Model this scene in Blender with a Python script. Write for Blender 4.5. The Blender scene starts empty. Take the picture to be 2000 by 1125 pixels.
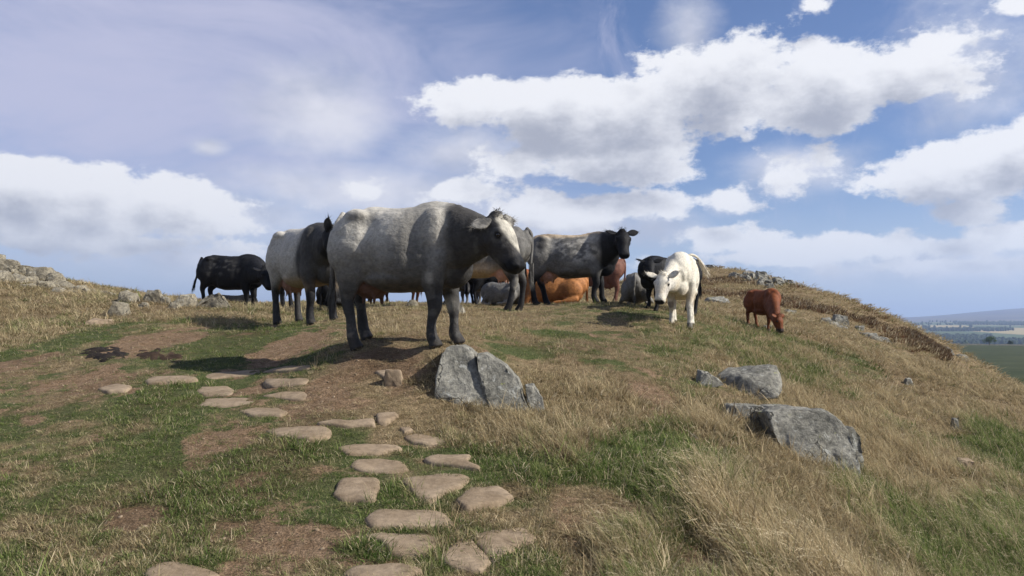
import bpy, bmesh, math, random
import numpy as np
from mathutils import Vector, Matrix
rng = np.random.default_rng(7)
random.seed(7)
scene = bpy.context.scene
C = scene.collection

# ------------------------------------------------------------------ camera
F = 1570.0            # focal length in pixels of the 2000 px wide photograph
EYE = 1.6
PITCH = math.atan((640 - 562.5) / F)
cam = bpy.data.cameras.new('camera')
cam.sensor_width = 36.0
cam.lens = 36.0 * F / 2000.0
cam.clip_start = 0.05
cam.clip_end = 30000
camo = bpy.data.objects.new('camera', cam)
C.objects.link(camo)
camo.location = (0, 0, EYE)
camo.rotation_euler = (math.pi / 2 + PITCH, 0, 0)
scene.camera = camo

def ray(u, v):
    x = (u - 1000.0) / F
    y = -(v - 562.5) / F
    cp, sp = math.cos(PITCH), math.sin(PITCH)
    return np.array([x, cp - y * sp, sp + y * cp])

def px(u, v, Y):
    """point on the ray of a pixel at distance Y ahead of the camera"""
    d = ray(u, v)
    return np.array([0, 0, EYE]) + d * (Y / d[1])

# ------------------------------------------------------------------ view
scene.view_settings.view_transform = 'Standard'
scene.view_settings.look = 'None'
scene.view_settings.gamma = 1.0
scene.view_settings.exposure = 0.55
scene.view_settings.use_curve_mapping = False
scene.cycles.use_denoising = True
scene.cycles.max_bounces = 6
scene.cycles.transparent_max_bounces = 6
scene.cycles.volume_bounces = 0

# ------------------------------------------------------------------ sun
SUN_DIR = Vector((0.77, -0.20, 0.61)).normalized()     # towards the sun
sun = bpy.data.lights.new('sun', 'SUN')
sun.energy = 5.0
sun.angle = math.radians(0.53)
sun.color = (1.0, 0.955, 0.88)
suno = bpy.data.objects.new('sun', sun)
C.objects.link(suno)
suno.rotation_euler = SUN_DIR.to_track_quat('Z', 'Y').to_euler()
suno.location = SUN_DIR * 50

# ------------------------------------------------------------------ world: sky with clouds
world = bpy.data.worlds.new('World')
scene.world = world
world.use_nodes = True
wt = world.node_tree
wt.nodes.clear()

class NB:
    """tiny node-building helper"""
    def __init__(s, tree): s.t = tree
    def new(s, typ, **kw):
        n = s.t.nodes.new(typ)
        for k, v in kw.items(): setattr(n, k, v)
        return n
    def put(s, sock, val):
        if isinstance(val, bpy.types.NodeSocket): s.t.links.new(val, sock)
        elif val is not None: sock.default_value = val
    def math(s, op, a, b=None, c=None, clamp=False):
        n = s.new('ShaderNodeMath', operation=op); n.use_clamp = clamp
        s.put(n.inputs[0], a)
        if b is not None: s.put(n.inputs[1], b)
        if c is not None: s.put(n.inputs[2], c)
        return n.outputs[0]
    def vmath(s, op, a, b=None, c=None):
        n = s.new('ShaderNodeVectorMath', operation=op)
        s.put(n.inputs[0], a)
        if b is not None: s.put(n.inputs[1], b)
        if c is not None: s.put(n.inputs[2], c)
        return n.outputs['Value'] if op in ('LENGTH', 'DOT_PRODUCT', 'DISTANCE') else n.outputs[0]
    def ramp(s, v, a, b, lo=0.0, hi=1.0, smooth=True):
        n = s.new('ShaderNodeMapRange')
        n.interpolation_type = 'SMOOTHSTEP' if smooth else 'LINEAR'
        s.put(n.inputs['Value'], v)
        for k, x in (('From Min', a), ('From Max', b), ('To Min', lo), ('To Max', hi)): s.put(n.inputs[k], x)
        return n.outputs[0]
    def mix(s, f, a, b, blend='MIX'):
        n = s.new('ShaderNodeMix', data_type='RGBA', blend_type=blend)
        s.put(n.inputs[0], f); s.put(n.inputs[6], a); s.put(n.inputs[7], b)
        return n.outputs[2]
    def noise(s, vec, scale, detail=4, rough=.55, dim='3D', dist=0.0, lac=2.0):
        n = s.new('ShaderNodeTexNoise', noise_dimensions=dim)
        s.put(n.inputs['Vector'], vec)
        n.inputs['Scale'].default_value = scale; n.inputs['Detail'].default_value = detail
        n.inputs['Roughness'].default_value = rough; n.inputs['Distortion'].default_value = dist
        n.inputs['Lacunarity'].default_value = lac
        return n.outputs[0]
    def sep(s, v):
        n = s.new('ShaderNodeSeparateXYZ'); s.put(n.inputs[0], v); return n.outputs
    def comb(s, x, y, z=0.0):
        n = s.new('ShaderNodeCombineXYZ')
        for i, k in enumerate((x, y, z)): s.put(n.inputs[i], k)
        return n.outputs[0]

def azel(u, v):
    d = ray(u, v); d = d / np.linalg.norm(d)
    return math.atan2(d[0], d[1]), math.asin(d[2])

# cumulus seen in the photograph: pixel centre, half width, half height, strength
CLOUDS = [(930, 200, 120, 66, 1.0), (1080, 225, 175, 78, 1.15), (1260, 215, 180, 78, 1.15), (1430, 185, 175, 95, 1.25),
          (1610, 165, 180, 88, 1.25), (1790, 140, 135, 76, 1.15), (1885, 135, 80, 62, 1.0), (1560, 210, 220, 50, 1.1),
          (1190, 290, 265, 62, 1.15), (1230, 325, 170, 42, 1.0), (1040, 260, 120, 52, .9),
          (1770, 350, 120, 44, .95), (1900, 330, 140, 62, 1.1), (1990, 285, 90, 55, 1.0), (1560, 345, 120, 26, .55), (1600, 315, 80, 40, .5),
          (1130, 412, 230, 36, 1.05), (1230, 405, 110, 36, .95), (980, 420, 110, 36, .7),
          (1420, 470, 112, 32, 1.05), (1560, 490, 150, 26, .95), (1700, 480, 125, 34, 1.0), (1500, 505, 240, 20, .75),
          (1900, 420, 60, 30, .85), (1850, 480, 190, 26, .75), (1950, 455, 110, 24, .7), (1840, 520, 240, 20, .6),
          (95, 355, 85, 48, 1.15), (215, 380, 120, 48, 1.0), (320, 372, 80, 38, .85), (20, 390, 70, 40, .9), (110, 432, 230, 40, 1.0), (330, 430, 200, 28, .85), (210, 475, 300, 22, .8),
          (900, 378, 120, 34, .75), (740, 372, 90, 26, .55), (480, 400, 130, 26, .5), (600, 452, 150, 22, .45),
          (1605, 8, 52, 20, .75), (1980, 8, 45, 20, .7), (1425, 395, 34, 20, .5)]

# softer, hazier cloud
SOFT = [(640, 225, 190, 110, 1.0), (700, 375, 330, 75, 1.0), (430, 420, 330, 70, .9), (420, 505, 260, 50, .8), (1570, 325, 150, 60, .8), (900, 300, 220, 70, .7),
        (410, 288, 40, 20, .8), (1425, 400, 60, 36, .7), (1850, 520, 330, 50, .8), (1150, 450, 330, 50, .7), (1350, 70, 60, 90, .6), (1900, 110, 150, 160, .55)]

def cloud_group():
    g = bpy.data.node_groups.new('cloud_density', 'ShaderNodeTree')
    g.interface.new_socket('P', in_out='INPUT', socket_type='NodeSocketVector')
    g.interface.new_socket('D', in_out='INPUT', socket_type='NodeSocketVector')
    g.interface.new_socket('Density', in_out='OUTPUT', socket_type='NodeSocketFloat')
    b = NB(g)
    gi = b.new('NodeGroupInput'); go = b.new('NodeGroupOutput')
    P, D = gi.outputs[0], gi.outputs[1]
    # billow warp of the outline
    acc = None
    for (u, v, ru, rv, s) in CLOUDS:
        a, e = azel(u, v)
        ia, ie = F / ru, F / rv
        q = b.vmath('MULTIPLY_ADD', P, (ia, ie, 0.0), (-a * ia, -e * ie, 0.0))
        r = b.vmath('LENGTH', q)
        k = b.math('MULTIPLY_ADD', r, -s * .85, s)
        acc = k if acc is None else b.math('SMOOTH_MAX', acc, k, .18)
    # a generic sheet of broken cloud high above, like the one in view
    acc = b.math('MAXIMUM', acc, -0.6)
    n1 = b.noise(D, 9.0, 8, .635)
    d = b.math('MULTIPLY_ADD', n1, 3.1, acc)
    d = b.math('SUBTRACT', d, 1.66)
    # higher cumulus fields outside the photograph
    el = b.sep(P)[1]
    gen = b.noise(D, 4.0, 4, .55)
    gen = b.math('MULTIPLY_ADD', gen, 5.0, -2.75)
    hi = b.ramp(el, .44, .56)
    gen = b.math('ADD', gen, b.math('MULTIPLY', b.math('SUBTRACT', hi, 1.0), 3.0))
    d = b.math('MAXIMUM', d, gen)
    b.put(go.inputs[0], d)
    return g

def build_world():
    b = NB(wt)
    tc = b.new('ShaderNodeTexCoord')
    D = tc.outputs['Generated']
    x, y, z = b.sep(D)
    az = b.math('ARCTAN2', x, y)
    A = math.radians(35.0)
    az = b.math('SUBTRACT', b.math('PINGPONG', b.math('ADD', az, A + 8 * A), 2 * A), A)
    el = b.math('ARCSINE', z)
    P = b.comb(az, el, 0.0)
    N = b.vmath('MULTIPLY', D, (1.0, 1.0, 1.7))
    G = cloud_group()
    def dens(off):
        n = b.new('ShaderNodeGroup'); n.node_tree = G
        b.put(n.inputs[0], b.vmath('ADD', P, off))
        b.put(n.inputs[1], b.vmath('ADD', N, (off[0], 0.0, off[1] * 1.7)))
        return n.outputs[0]
    d0 = dens((0.0, 0.0, 0.0))
    d1 = dens((0.018, 0.036, 0.0))
    sky = b.new('ShaderNodeTexSky', sky_type='NISHITA')
    sky.sun_disc = False
    sky.sun_elevation = math.asin(SUN_DIR.z)
    sky.sun_rotation = math.atan2(SUN_DIR.x, SUN_DIR.y)
    sky.altitude = 300; sky.air_density = 1.0; sky.dust_density = 0.6; sky.ozone_density = 2.0
    base = sky.outputs[0]
    base = b.mix(1.0, base, (0.76, 0.84, 1.08, 1), 'MULTIPLY')
    # thin high veil, thickest over the left of the view, streaked
    vq = b.vmath('MULTIPLY_ADD', P, (1 / .42, 1 / .26, 0), (0.45 / .42, -0.30 / .26, 0))
    veil = b.math('MULTIPLY_ADD', b.vmath('LENGTH', vq), -1.0, 1.15)
    S = b.vmath('MULTIPLY', D, (1.0, 1.0, 3.2))
    st = b.noise(S, 3.2, 5, .62, dist=.6)
    veil = b.math('ADD', veil, b.math('MULTIPLY_ADD', st, 2.2, -1.1))
    veil = b.ramp(veil, -.35, 1.1, 0.0, .84)
    wisps = b.ramp(b.noise(b.vmath('MULTIPLY', D, (2.6, 2.6, 1.0)), 3.4, 6, .68, dist=.9), .50, .80, 0.0, .5)
    veil = b.math('MAXIMUM', veil, wisps)
    col = b.mix(veil, base, (5.7, 5.7, 7.3, 1))
    # milky air towards the horizon
    hz = b.ramp(el, -.02, .20, .80, 0.0)
    col = b.mix(hz, col, (6.0, 6.9, 8.3, 1))
    # soft half-transparent cloud
    sa = None
    wv = b.math('MULTIPLY_ADD', b.noise(N, 7.0, 6, .62), 1.5, -.75)
    for (u, v, ru, rv, k) in SOFT:
        a, e = azel(u, v); ia, ie = F / ru, F / rv
        r = b.vmath('LENGTH', b.vmath('MULTIPLY_ADD', P, (ia, ie, 0.0), (-a * ia, -e * ie, 0.0)))
        kk = b.math('MULTIPLY_ADD', r, -k, k)
        sa = kk if sa is None else b.math('MAXIMUM', sa, kk)
    sc = b.ramp(b.math('ADD', sa, wv), -.15, .85, 0.0, .88)
    shade = b.ramp(b.noise(b.vmath('ADD', N, (.02, 0, .06)), 7.0, 4, .6), .38, .66)
    col = b.mix(sc, col, b.mix(shade, (7.9, 7.9, 8.5, 1), (5.2, 5.4, 6.3, 1)))
    # cumulus: bright sunlit rims, grey bodies
    cover = b.ramp(d0, -.02, .30)
    thick = b.ramp(d1, -.15, 1.3)
    lit = b.math('MULTIPLY_ADD', thick, -1.0, 1.0, clamp=True)
    cc = b.mix(lit, (4.0, 4.15, 4.8, 1), (9.2, 9.2, 9.4, 1))
    lowhz = b.ramp(el, .0, .16, .55, 0.0)
    cc = b.mix(lowhz, cc, (6.6, 7.1, 8.0, 1))
    col = b.mix(b.math('MULTIPLY', cover, .96), col, cc)
    bg = b.new('ShaderNodeBackground')
    b.put(bg.inputs[0], col); bg.inputs[1].default_value = 0.073
    out = b.new('ShaderNodeOutputWorld')
    wt.links.new(bg.outputs[0], out.inputs[0])
    world.cycles.sampling_method = 'MANUAL'
    world.cycles.sample_map_resolution = 512
build_world()

# ------------------------------------------------------------------ numeric noise
def _hash(ix, iy, iz, seed):
    h = (ix.astype(np.uint32) * np.uint32(374761393) + iy.astype(np.uint32) * np.uint32(668265263)
         + iz.astype(np.uint32) * np.uint32(2246822519) + np.uint32(seed * 3266489917 % 4294967296))
    h = (h ^ (h >> np.uint32(13))) * np.uint32(1274126177)
    h = h ^ (h >> np.uint32(16))
    return (h & np.uint32(0xffffff)).astype(np.float64) / float(0xffffff)

def vnoise(p, seed=0):
    p = np.asarray(p, float)
    if p.shape[-1] == 2: p = np.concatenate([p, np.zeros(p.shape[:-1] + (1,))], -1)
    i = np.floor(p).astype(np.int64); f = p - i
    f = f * f * f * (f * (f * 6 - 15) + 10)
    out = 0
    for a in (0, 1):
        for b in (0, 1):
            for c in (0, 1):
                w = (f[..., 0] if a else 1 - f[..., 0]) * (f[..., 1] if b else 1 - f[..., 1]) * (f[..., 2] if c else 1 - f[..., 2])
                out = out + w * _hash(i[..., 0] + a, i[..., 1] + b, i[..., 2] + c, seed)
    return out * 2 - 1

def fbm(p, octaves=4, seed=0, gain=.5):
    p = np.asarray(p, float); s = 0; a = 1.0; t = 0
    for k in range(octaves):
        s = s + a * vnoise(p * (2 ** k) + k * 17.3, seed + k); t += a; a *= gain
    return s / t

def sstep(x, a, b):
    t = np.clip((np.asarray(x, float) - a) / (b - a), 0, 1)
    return t * t * (3 - 2 * t)

# ------------------------------------------------------------------ the shape of the hilltop
CTRL = []
def row(u, *vy):
    for v, Y in vy: CTRL.append(px(u, v, Y))
row(-350, (1125, 3.9), (900, 5.4), (750, 7.4), (640, 11.0), (560, 15.0), (480, 19.0))
row(0, (1125, 3.9), (950, 5.0), (850, 6.0), (750, 7.6), (700, 9.0), (640, 11.3), (590, 14.0), (548, 16.0), (528, 18.5))
row(100, (1125, 3.9), (950, 5.0), (850, 6.0), (750, 7.6), (700, 8.8), (640, 11.2), (590, 13.8), (556, 16.5))
row(180, (573, 15.5), (600, 13.4))
row(300, (1125, 3.9), (950, 5.0), (850, 5.9), (750, 7.3), (700, 8.5), (650, 10.2), (612, 12.5), (592, 13.8))
row(420, (640, 10.6), (600, 13.2), (596, 15.0), (601, 18.0), (597, 24))
row(500, (640, 11.0), (618, 15.0), (610, 18.0), (597, 24), (600, 32))
row(560, (1125, 3.85), (950, 4.95), (850, 5.8), (760, 6.95), (720, 7.8), (690, 8.5), (638, 11.0), (600, 20))
row(640, (622, 12.4), (596, 18), (594, 24))
row(700, (663, 7.9), (700, 7.3), (740, 6.95), (780, 6.5), (638, 9.4), (612, 11.6), (598, 14))
row(780, (664, 7.75), (690, 7.35), (740, 6.95), (790, 6.4), (900, 5.4), (625, 9.6), (598, 13), (596, 20))
row(850, (678, 7.35), (694, 7.15), (740, 6.85), (800, 6.4), (950, 4.95), (1125, 3.85), (630, 9.4), (597, 13.0))
row(940, (690, 7.5), (740, 7.0), (800, 6.5), (640, 9.3), (604, 12.4), (597, 14.5))
row(1000, (608, 12.8), (640, 9.8), (680, 8.2), (720, 7.5), (800, 6.5), (900, 5.4), (1000, 4.6), (1125, 3.85))
row(1060, (597, 14.5), (600, 18), (602, 24))
row(1200, (592, 14.2), (640, 10.5), (680, 8.9), (720, 8.0), (800, 6.9), (850, 6.2), (900, 5.5), (1000, 4.7), (1125, 3.95), (604, 18))
row(1300, (636, 10.5), (604, 13.2), (600, 15.5), (592, 19))
row(1230, (580, 34))
row(1100, (597, 33))
row(1400, (520, 38), (560, 30), (590, 22), (620, 15), (650, 11.8), (700, 9.5), (770, 7.8), (850, 6.6), (950, 5.3), (1125, 4.0))
row(1500, (546, 37), (600, 22), (650, 14.6), (700, 11), (740, 9.3), (790, 8.0), (890, 6.5), (1000, 5.2), (1125, 4.2))
row(1600, (572, 35), (620, 22), (680, 14.0))
row(1700, (602, 33), (640, 22), (680, 16), (720, 12.8), (780, 10), (850, 8.2), (950, 6.6), (1050, 5.5), (1125, 4.9))
row(1820, (678, 26), (720, 17), (780, 12), (850, 9.5), (950, 7.3), (1050, 5.9), (1125, 5.2))
row(2000, (762, 15), (800, 12), (850, 10), (950, 7.8), (1050, 6.3), (1125, 5.5))
row(2300, (850, 13), (950, 9), (1125, 5.8))
for x, y, z in ((0, 0, 0), (-4, 0, .15), (5, 0, -.7), (0, -4, -.9), (-8, -3, -.4), (8, -3, -2.0), (14, 5, -3.2), (20, 12, -4.8), (16, 20, -2.7), (24, 26, -4.6),
                (30, 40, -5.0), (20, 48, -2.4), (12, 50, 1.2), (5, 55, 1.0), (-5, 50, 1.2), (-15, 45, 1.0), (-20, 28, 1.8), (-16, 20, 2.6), (-25, 10, .9),
                (-12, 34, 1.9), (20, 0, -4.5), (10, 80, -3.5), (-10, 80, -3), (-30, 60, -1.5), (40, 60, -6.5), (-14, 3, .4)):
    CTRL.append(np.array([x, y, z]))
CTRL = np.array(CTRL)

def _phi(r2):
    return np.where(r2 > 1e-12, .5 * r2 * np.log(r2 + 1e-300), 0)
def _fit():
    n = len(CTRL); A = CTRL[:, :2]
    r2 = ((A[:, None] - A[None]) ** 2).sum(-1)
    K = _phi(r2) + np.eye(n) * np.maximum(.05, .010 * A[:, 1:2].clip(0)) * .6
    Pm = np.concatenate([np.ones((n, 1)), A], 1)
    M = np.zeros((n + 3, n + 3)); M[:n, :n] = K; M[:n, n:] = Pm; M[n:, :n] = Pm.T
    return np.linalg.solve(M, np.concatenate([CTRL[:, 2], np.zeros(3)]))
_W = _fit()

def height(x, y, detail=True):
    x = np.asarray(x, float); y = np.asarray(y, float)
    sh = x.shape; p = np.stack([x.ravel(), y.ravel()], 1)
    z = np.empty(len(p))
    for s in range(0, len(p), 20000):
        q = p[s:s + 20000]
        r2 = ((q[:, None] - CTRL[None, :, :2]) ** 2).sum(-1)
        z[s:s + 20000] = _phi(r2) @ _W[:-3] + _W[-3] + q @ _W[-2:]
    if detail:
        d = np.hypot(p[:, 0], p[:, 1])
        z = z + .030 * fbm(p * 1.7, 3, 3) * sstep(d, 2, 6) + .017 * fbm(p * 5.5, 3, 9)
        z = z + .10 * fbm(p * .42, 3, 21) * sstep(d, 15, 25)
    # the hill ends: it runs down to the fields
    edge = np.maximum.reduce([sstep(p[:, 0], 18, 42), sstep(-p[:, 0], 35, 60), sstep(p[:, 1], 62, 95), sstep(-p[:, 1], 6, 30)])
    z = z * (1 - edge) + np.minimum(z, -6.0) * edge
    return z.reshape(sh)

def axis(lo, hi, f0, f1, fine, grow=1.09, cap=2.5):
    c = list(np.arange(f0, f1 + 1e-6, fine))
    s = fine
    while c[-1] < hi: s = min(s * grow, cap); c.append(c[-1] + s)
    s = fine
    while c[0] > lo: s = min(s * grow, cap); c.insert(0, c[0] - s)
    return np.array(c)

gx = axis(-70, 70, -5.5, 7.5, .05, 1.045)
gy = axis(-35, 100, 3.2, 9.5, .045, 1.022, 2.0)
GX, GY = np.meshgrid(gx, gy)
GZ = height(GX, GY)

def hz(x, y):
    """height on the finished sheet (bilinear)"""
    x = np.asarray(x, float); y = np.asarray(y, float)
    i = np.clip(np.searchsorted(gx, x) - 1, 0, len(gx) - 2); j = np.clip(np.searchsorted(gy, y) - 1, 0, len(gy) - 2)
    a = np.clip((x - gx[i]) / (gx[i + 1] - gx[i]), 0, 1); b = np.clip((y - gy[j]) / (gy[j + 1] - gy[j]), 0, 1)
    return (GZ[j, i] * (1 - a) + GZ[j, i + 1] * a) * (1 - b) + (GZ[j + 1, i] * (1 - a) + GZ[j + 1, i + 1] * a) * b

def ground(u, v, y0=2.5, y1=60.0):
    """where the ray of a pixel meets the ground"""
    d = ray(u, v)
    t = np.concatenate([np.arange(y0, 20, .04), np.arange(20, y1, .15)]) / d[1]
    pts = np.array([0, 0, EYE]) + t[:, None] * d
    below = pts[:, 2] < hz(pts[:, 0], pts[:, 1])
    k = int(np.argmax(below))
    if not below.any(): k = len(t) - 1
    a, b = t[max(k - 1, 0)], t[k]
    for _ in range(12):
        m = .5 * (a + b); q = np.array([0, 0, EYE]) + m * d
        if q[2] < hz(q[0:1], q[1:2])[0]: b = m
        else: a = m
    q = np.array([0, 0, EYE]) + b * d
    return q
def gz(x, y): return float(hz(np.array([x]), np.array([y]))[0])

# ------------------------------------------------------------------ what grows where: u, v, dry share, height, bare soil
COVER = """60 1090 .45 .09 0|250 1080 .45 .09 0|420 1060 .35 .07 .1|560 1050 .5 .04 .6|640 1000 .4 .05 .3|120 980 .3 .06 .05
400 980 .2 .06 0|300 900 .15 .05 0|120 900 .3 .05 .25|500 900 .25 .06 .1|420 860 .3 .03 .5|550 930 .3 .05 .45|230 850 .2 .06 0|60 830 .4 .05 .15
330 820 .15 .07 0|150 760 .45 .04 .35|260 720 .45 .04 .3|60 740 .5 .05 .25|480 830 .3 .06 .3|640 870 .25 .06 .1|470 680 .2 .06 0|420 650 .35 .08 .05
320 670 .3 .03 .7|560 680 .3 .03 .7|540 720 .3 .04 .4|230 640 .3 .06 .05|100 640 .6 .12 0|50 600 .75 .15 0|330 610 .7 .1 .1|250 600 .75 .12 .1
470 612 .65 .14 0|520 640 .3 .08 .1|640 760 .4 .03 .6|720 720 .95 .04 .3|760 760 .95 .04 .3|700 680 .6 .07 .1|660 700 .3 .07 0|800 790 .9 .06 .2
900 850 .7 .1 .05|960 830 .9 0.14 0|1000 800 .95 0.16 0|930 900 .3 .07 0|1040 930 .4 .1 0|1000 1000 .5 .06 .1|1150 990 .95 .05 .45|1100 1080 .75 .06 .2
1050 1100 .25 .07 0|1120 850 .85 0.20 0|1250 900 .1 .12 0|1200 930 .15 .12 0|1330 860 .3 0.14 0|1200 760 .95 .13 .05|1270 775 .8 .08 .5|1100 740 .95 .09 .05
1160 705 .6 .06 0|1020 685 .6 .06 0|1100 655 .55 .05 0|1200 660 .6 .06 0|980 640 .9 .1 0|880 625 .95 .07 .15|1100 610 .7 .05 .05|1300 660 .42 .1 0
1400 680 .5 .15 0|1300 620 .6 .08 0|1500 650 .42 .12 0|1450 620 .9 .15 0|1600 600 .9 0.14 0|1400 560 .85 .15 .05|1650 700 .55 0.14 0|1550 720 .5 0.17 0
1500 920 .8 0.19 0|1560 902 .85 .16 0|1450 860 .85 0.14 0|1400 1000 .8 0.31 0|1550 1050 .7 0.31 0|1300 950 .3 0.17 0|1700 1000 .4 0.27 0|1650 960 .25 0.20 0|1800 1080 .2 0.20 0|1900 1050 .25 0.24 0
1980 880 .1 0.17 0|1850 950 .85 0.24 0|1800 800 .9 0.20 0|1900 780 .9 0.20 0|1950 1000 .35 0.24 0|1750 720 .9 0.17 0|1250 1060 .6 0.20 0|1350 1100 .7 .1 .35
1060 780 .95 0.14 0|1120 800 .95 0.14 0|1400 850 .9 0.20 0|1700 880 .9 0.24 0|1600 830 .9 0.17 0|700 620 .7 .08 .1|760 640 .9 .07 .2|820 655 .95 .06 .3|850 760 .95 .08 .1"""
CV = []
for r in COVER.replace('\n', '|').split('|'):
    u, v, d, h, s = map(float, r.split())
    g = ground(u, v)
    CV.append((g[0], g[1], d, h, s, .055 * g[1] + .05))
CV = np.array(CV)
# small patches: u, v, half width, half height in px, dry, height, soil, weight
PATCH = [(270, 1010, 66, 26, .2, .02, 1.0), (310, 668, 75, 20, .3, .02, 1.0), (560, 678, 75, 14, .3, .02, 1.0), (640, 755, 45, 24, .3, .02, 1.0),
         (160, 752, 90, 18, .4, .03, .7), (420, 862, 60, 18, .3, .03, .85), (545, 935, 70, 16, .3, .04, .6), (560, 1065, 90, 34, .5, .03, .75),
         (1165, 1000, 80, 45, .95, .05, .5), (1270, 768, 50, 16, .8, .05, .9), (1250, 905, 110, 40, .05, .11, 0), (1090, 655, 80, 8, .1, .05, 0), (1200, 652, 40, 6, .15, .05, 0),
         (1010, 686, 50, 8, .1, .05, 0), (1160, 706, 46, 6, .1, .05, 0), (1985, 880, 60, 28, .05, .2, 0), (330, 770, 70, 34, .1, .08, 0), (450, 668, 80, 20, .1, .06, 0),
         (855, 882, 60, 10, .0, .05, 0), (760, 960, 40, 20, .05, .09, 0), (705, 1075, 60, 22, .15, .08, 0), (20, 712, 60, 20, .5, .03, .9), (730, 725, 90, 40, .95, .03, .45),
         (900, 1100, 60, 16, .1, .06, 0), (560, 860, 60, 20, .15, .09, 0), (1400, 1095, 90, 25, .6, .06, .7), (640, 890, 60, 16, .2, .09, 0)]
PT = []
for (u, v, ru, rv, d, h, s) in PATCH:
    g = ground(u, v); a = ground(u, v - rv * .9); b = ground(u, v + rv * .9)
    PT.append((g[0], g[1], ru * g[1] / F, max(.06, .5 * (a[1] - b[1])), d, h, s))

def cover(x, y):
    """dry share, grass height, bare soil at ground points"""
    x = np.asarray(x, float); y = np.asarray(y, float)
    p = np.stack([x, y], 1)
    wob = np.stack([fbm(p * 2.3, 3, 31), fbm(p * 2.3 + 50, 3, 37)], 1) * .16
    q = p + wob
    out = np.empty((len(x), 3))
    for s in range(0, len(x), 20000):
        k = q[s:s + 20000]
        dx = (k[:, None, 0] - CV[None, :, 0]) / CV[None, :, 5]
        dy = (k[:, None, 1] - CV[None, :, 1]) / (CV[None, :, 5] * 2.0)
        w = 1.0 / (.02 + (dx * dx + dy * dy)) ** 2.2
        out[s:s + 20000] = (w @ CV[:, 2:5]) / w.sum(1, keepdims=True)
    for (cx, cy, rx, ry, d, h, so) in PT:
        r = np.hypot((q[:, 0] - cx) / rx, (q[:, 1] - cy) / ry) + .25 * fbm(p * 9, 2, 5)
        m = (1 - sstep(r, .75, 1.25))[:, None]
        out = out * (1 - m) + np.array([d, h, so]) * m
    n = fbm(p * 1.3, 4, 41)
    out[:, 0] = np.clip(out[:, 0] + .36 * n + .34 * fbm(p * 5.5, 3, 43), 0, 1)
    out[:, 1] *= np.clip(1 + .55 * fbm(p * 1.9, 3, 47), .35, 1.7)
    out[:, 2] = np.clip(out[:, 2] + .6 * fbm(p * 4.2, 4, 53) * sstep(out[:, 2], .0, .3) + .6 * sstep(fbm(p * 3.0, 3, 59), .36, .7) * (1 - sstep(out[:, 1], .07, .13)), 0, 1)
    return out

# ------------------------------------------------------------------ helpers for objects and materials
def link(o, parent=None):
    C.objects.link(o)
    if parent is not None: o.parent = parent
    return o
def mesh_obj(name, verts, faces, mat=None, parent=None, smooth=True):
    me = bpy.data.meshes.new(name)
    me.from_pydata([tuple(v) for v in verts], [], [tuple(f) for f in faces])
    if smooth: me.polygons.foreach_set('use_smooth', [True] * len(me.polygons))
    me.update()
    if mat: me.materials.append(mat)
    return link(bpy.data.objects.new(name, me), parent)
def bm_obj(name, bm, mat=None, parent=None, smooth=True):
    me = bpy.data.meshes.new(name); bm.to_mesh(me); bm.free()
    if smooth: me.polygons.foreach_set('use_smooth', [True] * len(me.polygons))
    if mat: me.materials.append(mat)
    return link(bpy.data.objects.new(name, me), parent)
def tag(o, label, cat, group=None):
    o['label'] = label; o['category'] = cat
    if group: o['group'] = group
    return o
def struct(o, kind='structure'):
    o['kind'] = kind; return o
def empty(name, loc=(0, 0, 0), rz=0.0):
    o = bpy.data.objects.new(name, None); o.empty_display_size = .1
    o.location = loc; o.rotation_euler = (0, 0, rz)
    return link(o)
def set_col(me, name, arr):
    a = me.color_attributes.new(name, 'FLOAT_COLOR', 'POINT')
    c = np.ones((len(me.vertices), 4), np.float32); c[:, :arr.shape[1]] = arr
    a.data.foreach_set('color', c.ravel())
def new_mat(name):
    m = bpy.data.materials.new(name); m.use_nodes = True
    m.node_tree.nodes.clear(); b = NB(m.node_tree)
    out = b.new('ShaderNodeOutputMaterial')
    return m, b, out
def principled(b, out, color, rough=.8, spec=.3, normal=None):
    p = b.new('ShaderNodeBsdfPrincipled')
    b.put(p.inputs['Base Color'], color); b.put(p.inputs['Roughness'], rough)
    b.put(p.inputs['Specular IOR Level'], spec)
    if normal is not None: b.put(p.inputs['Normal'], normal)
    b.t.links.new(p.outputs[0], out.inputs[0])
    return p
def bump(b, h, strength=.5, dist=.02, normal=None):
    n = b.new('ShaderNodeBump'); n.inputs['Strength'].default_value = strength; n.inputs['Distance'].default_value = dist
    b.put(n.inputs['Height'], h)
    if normal is not None: b.put(n.inputs['Normal'], normal)
    return n.outputs[0]
def attr(b, name, typ='GEOMETRY'):
    n = b.new('ShaderNodeAttribute'); n.attribute_name = name; n.attribute_type = typ
    return n

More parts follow.
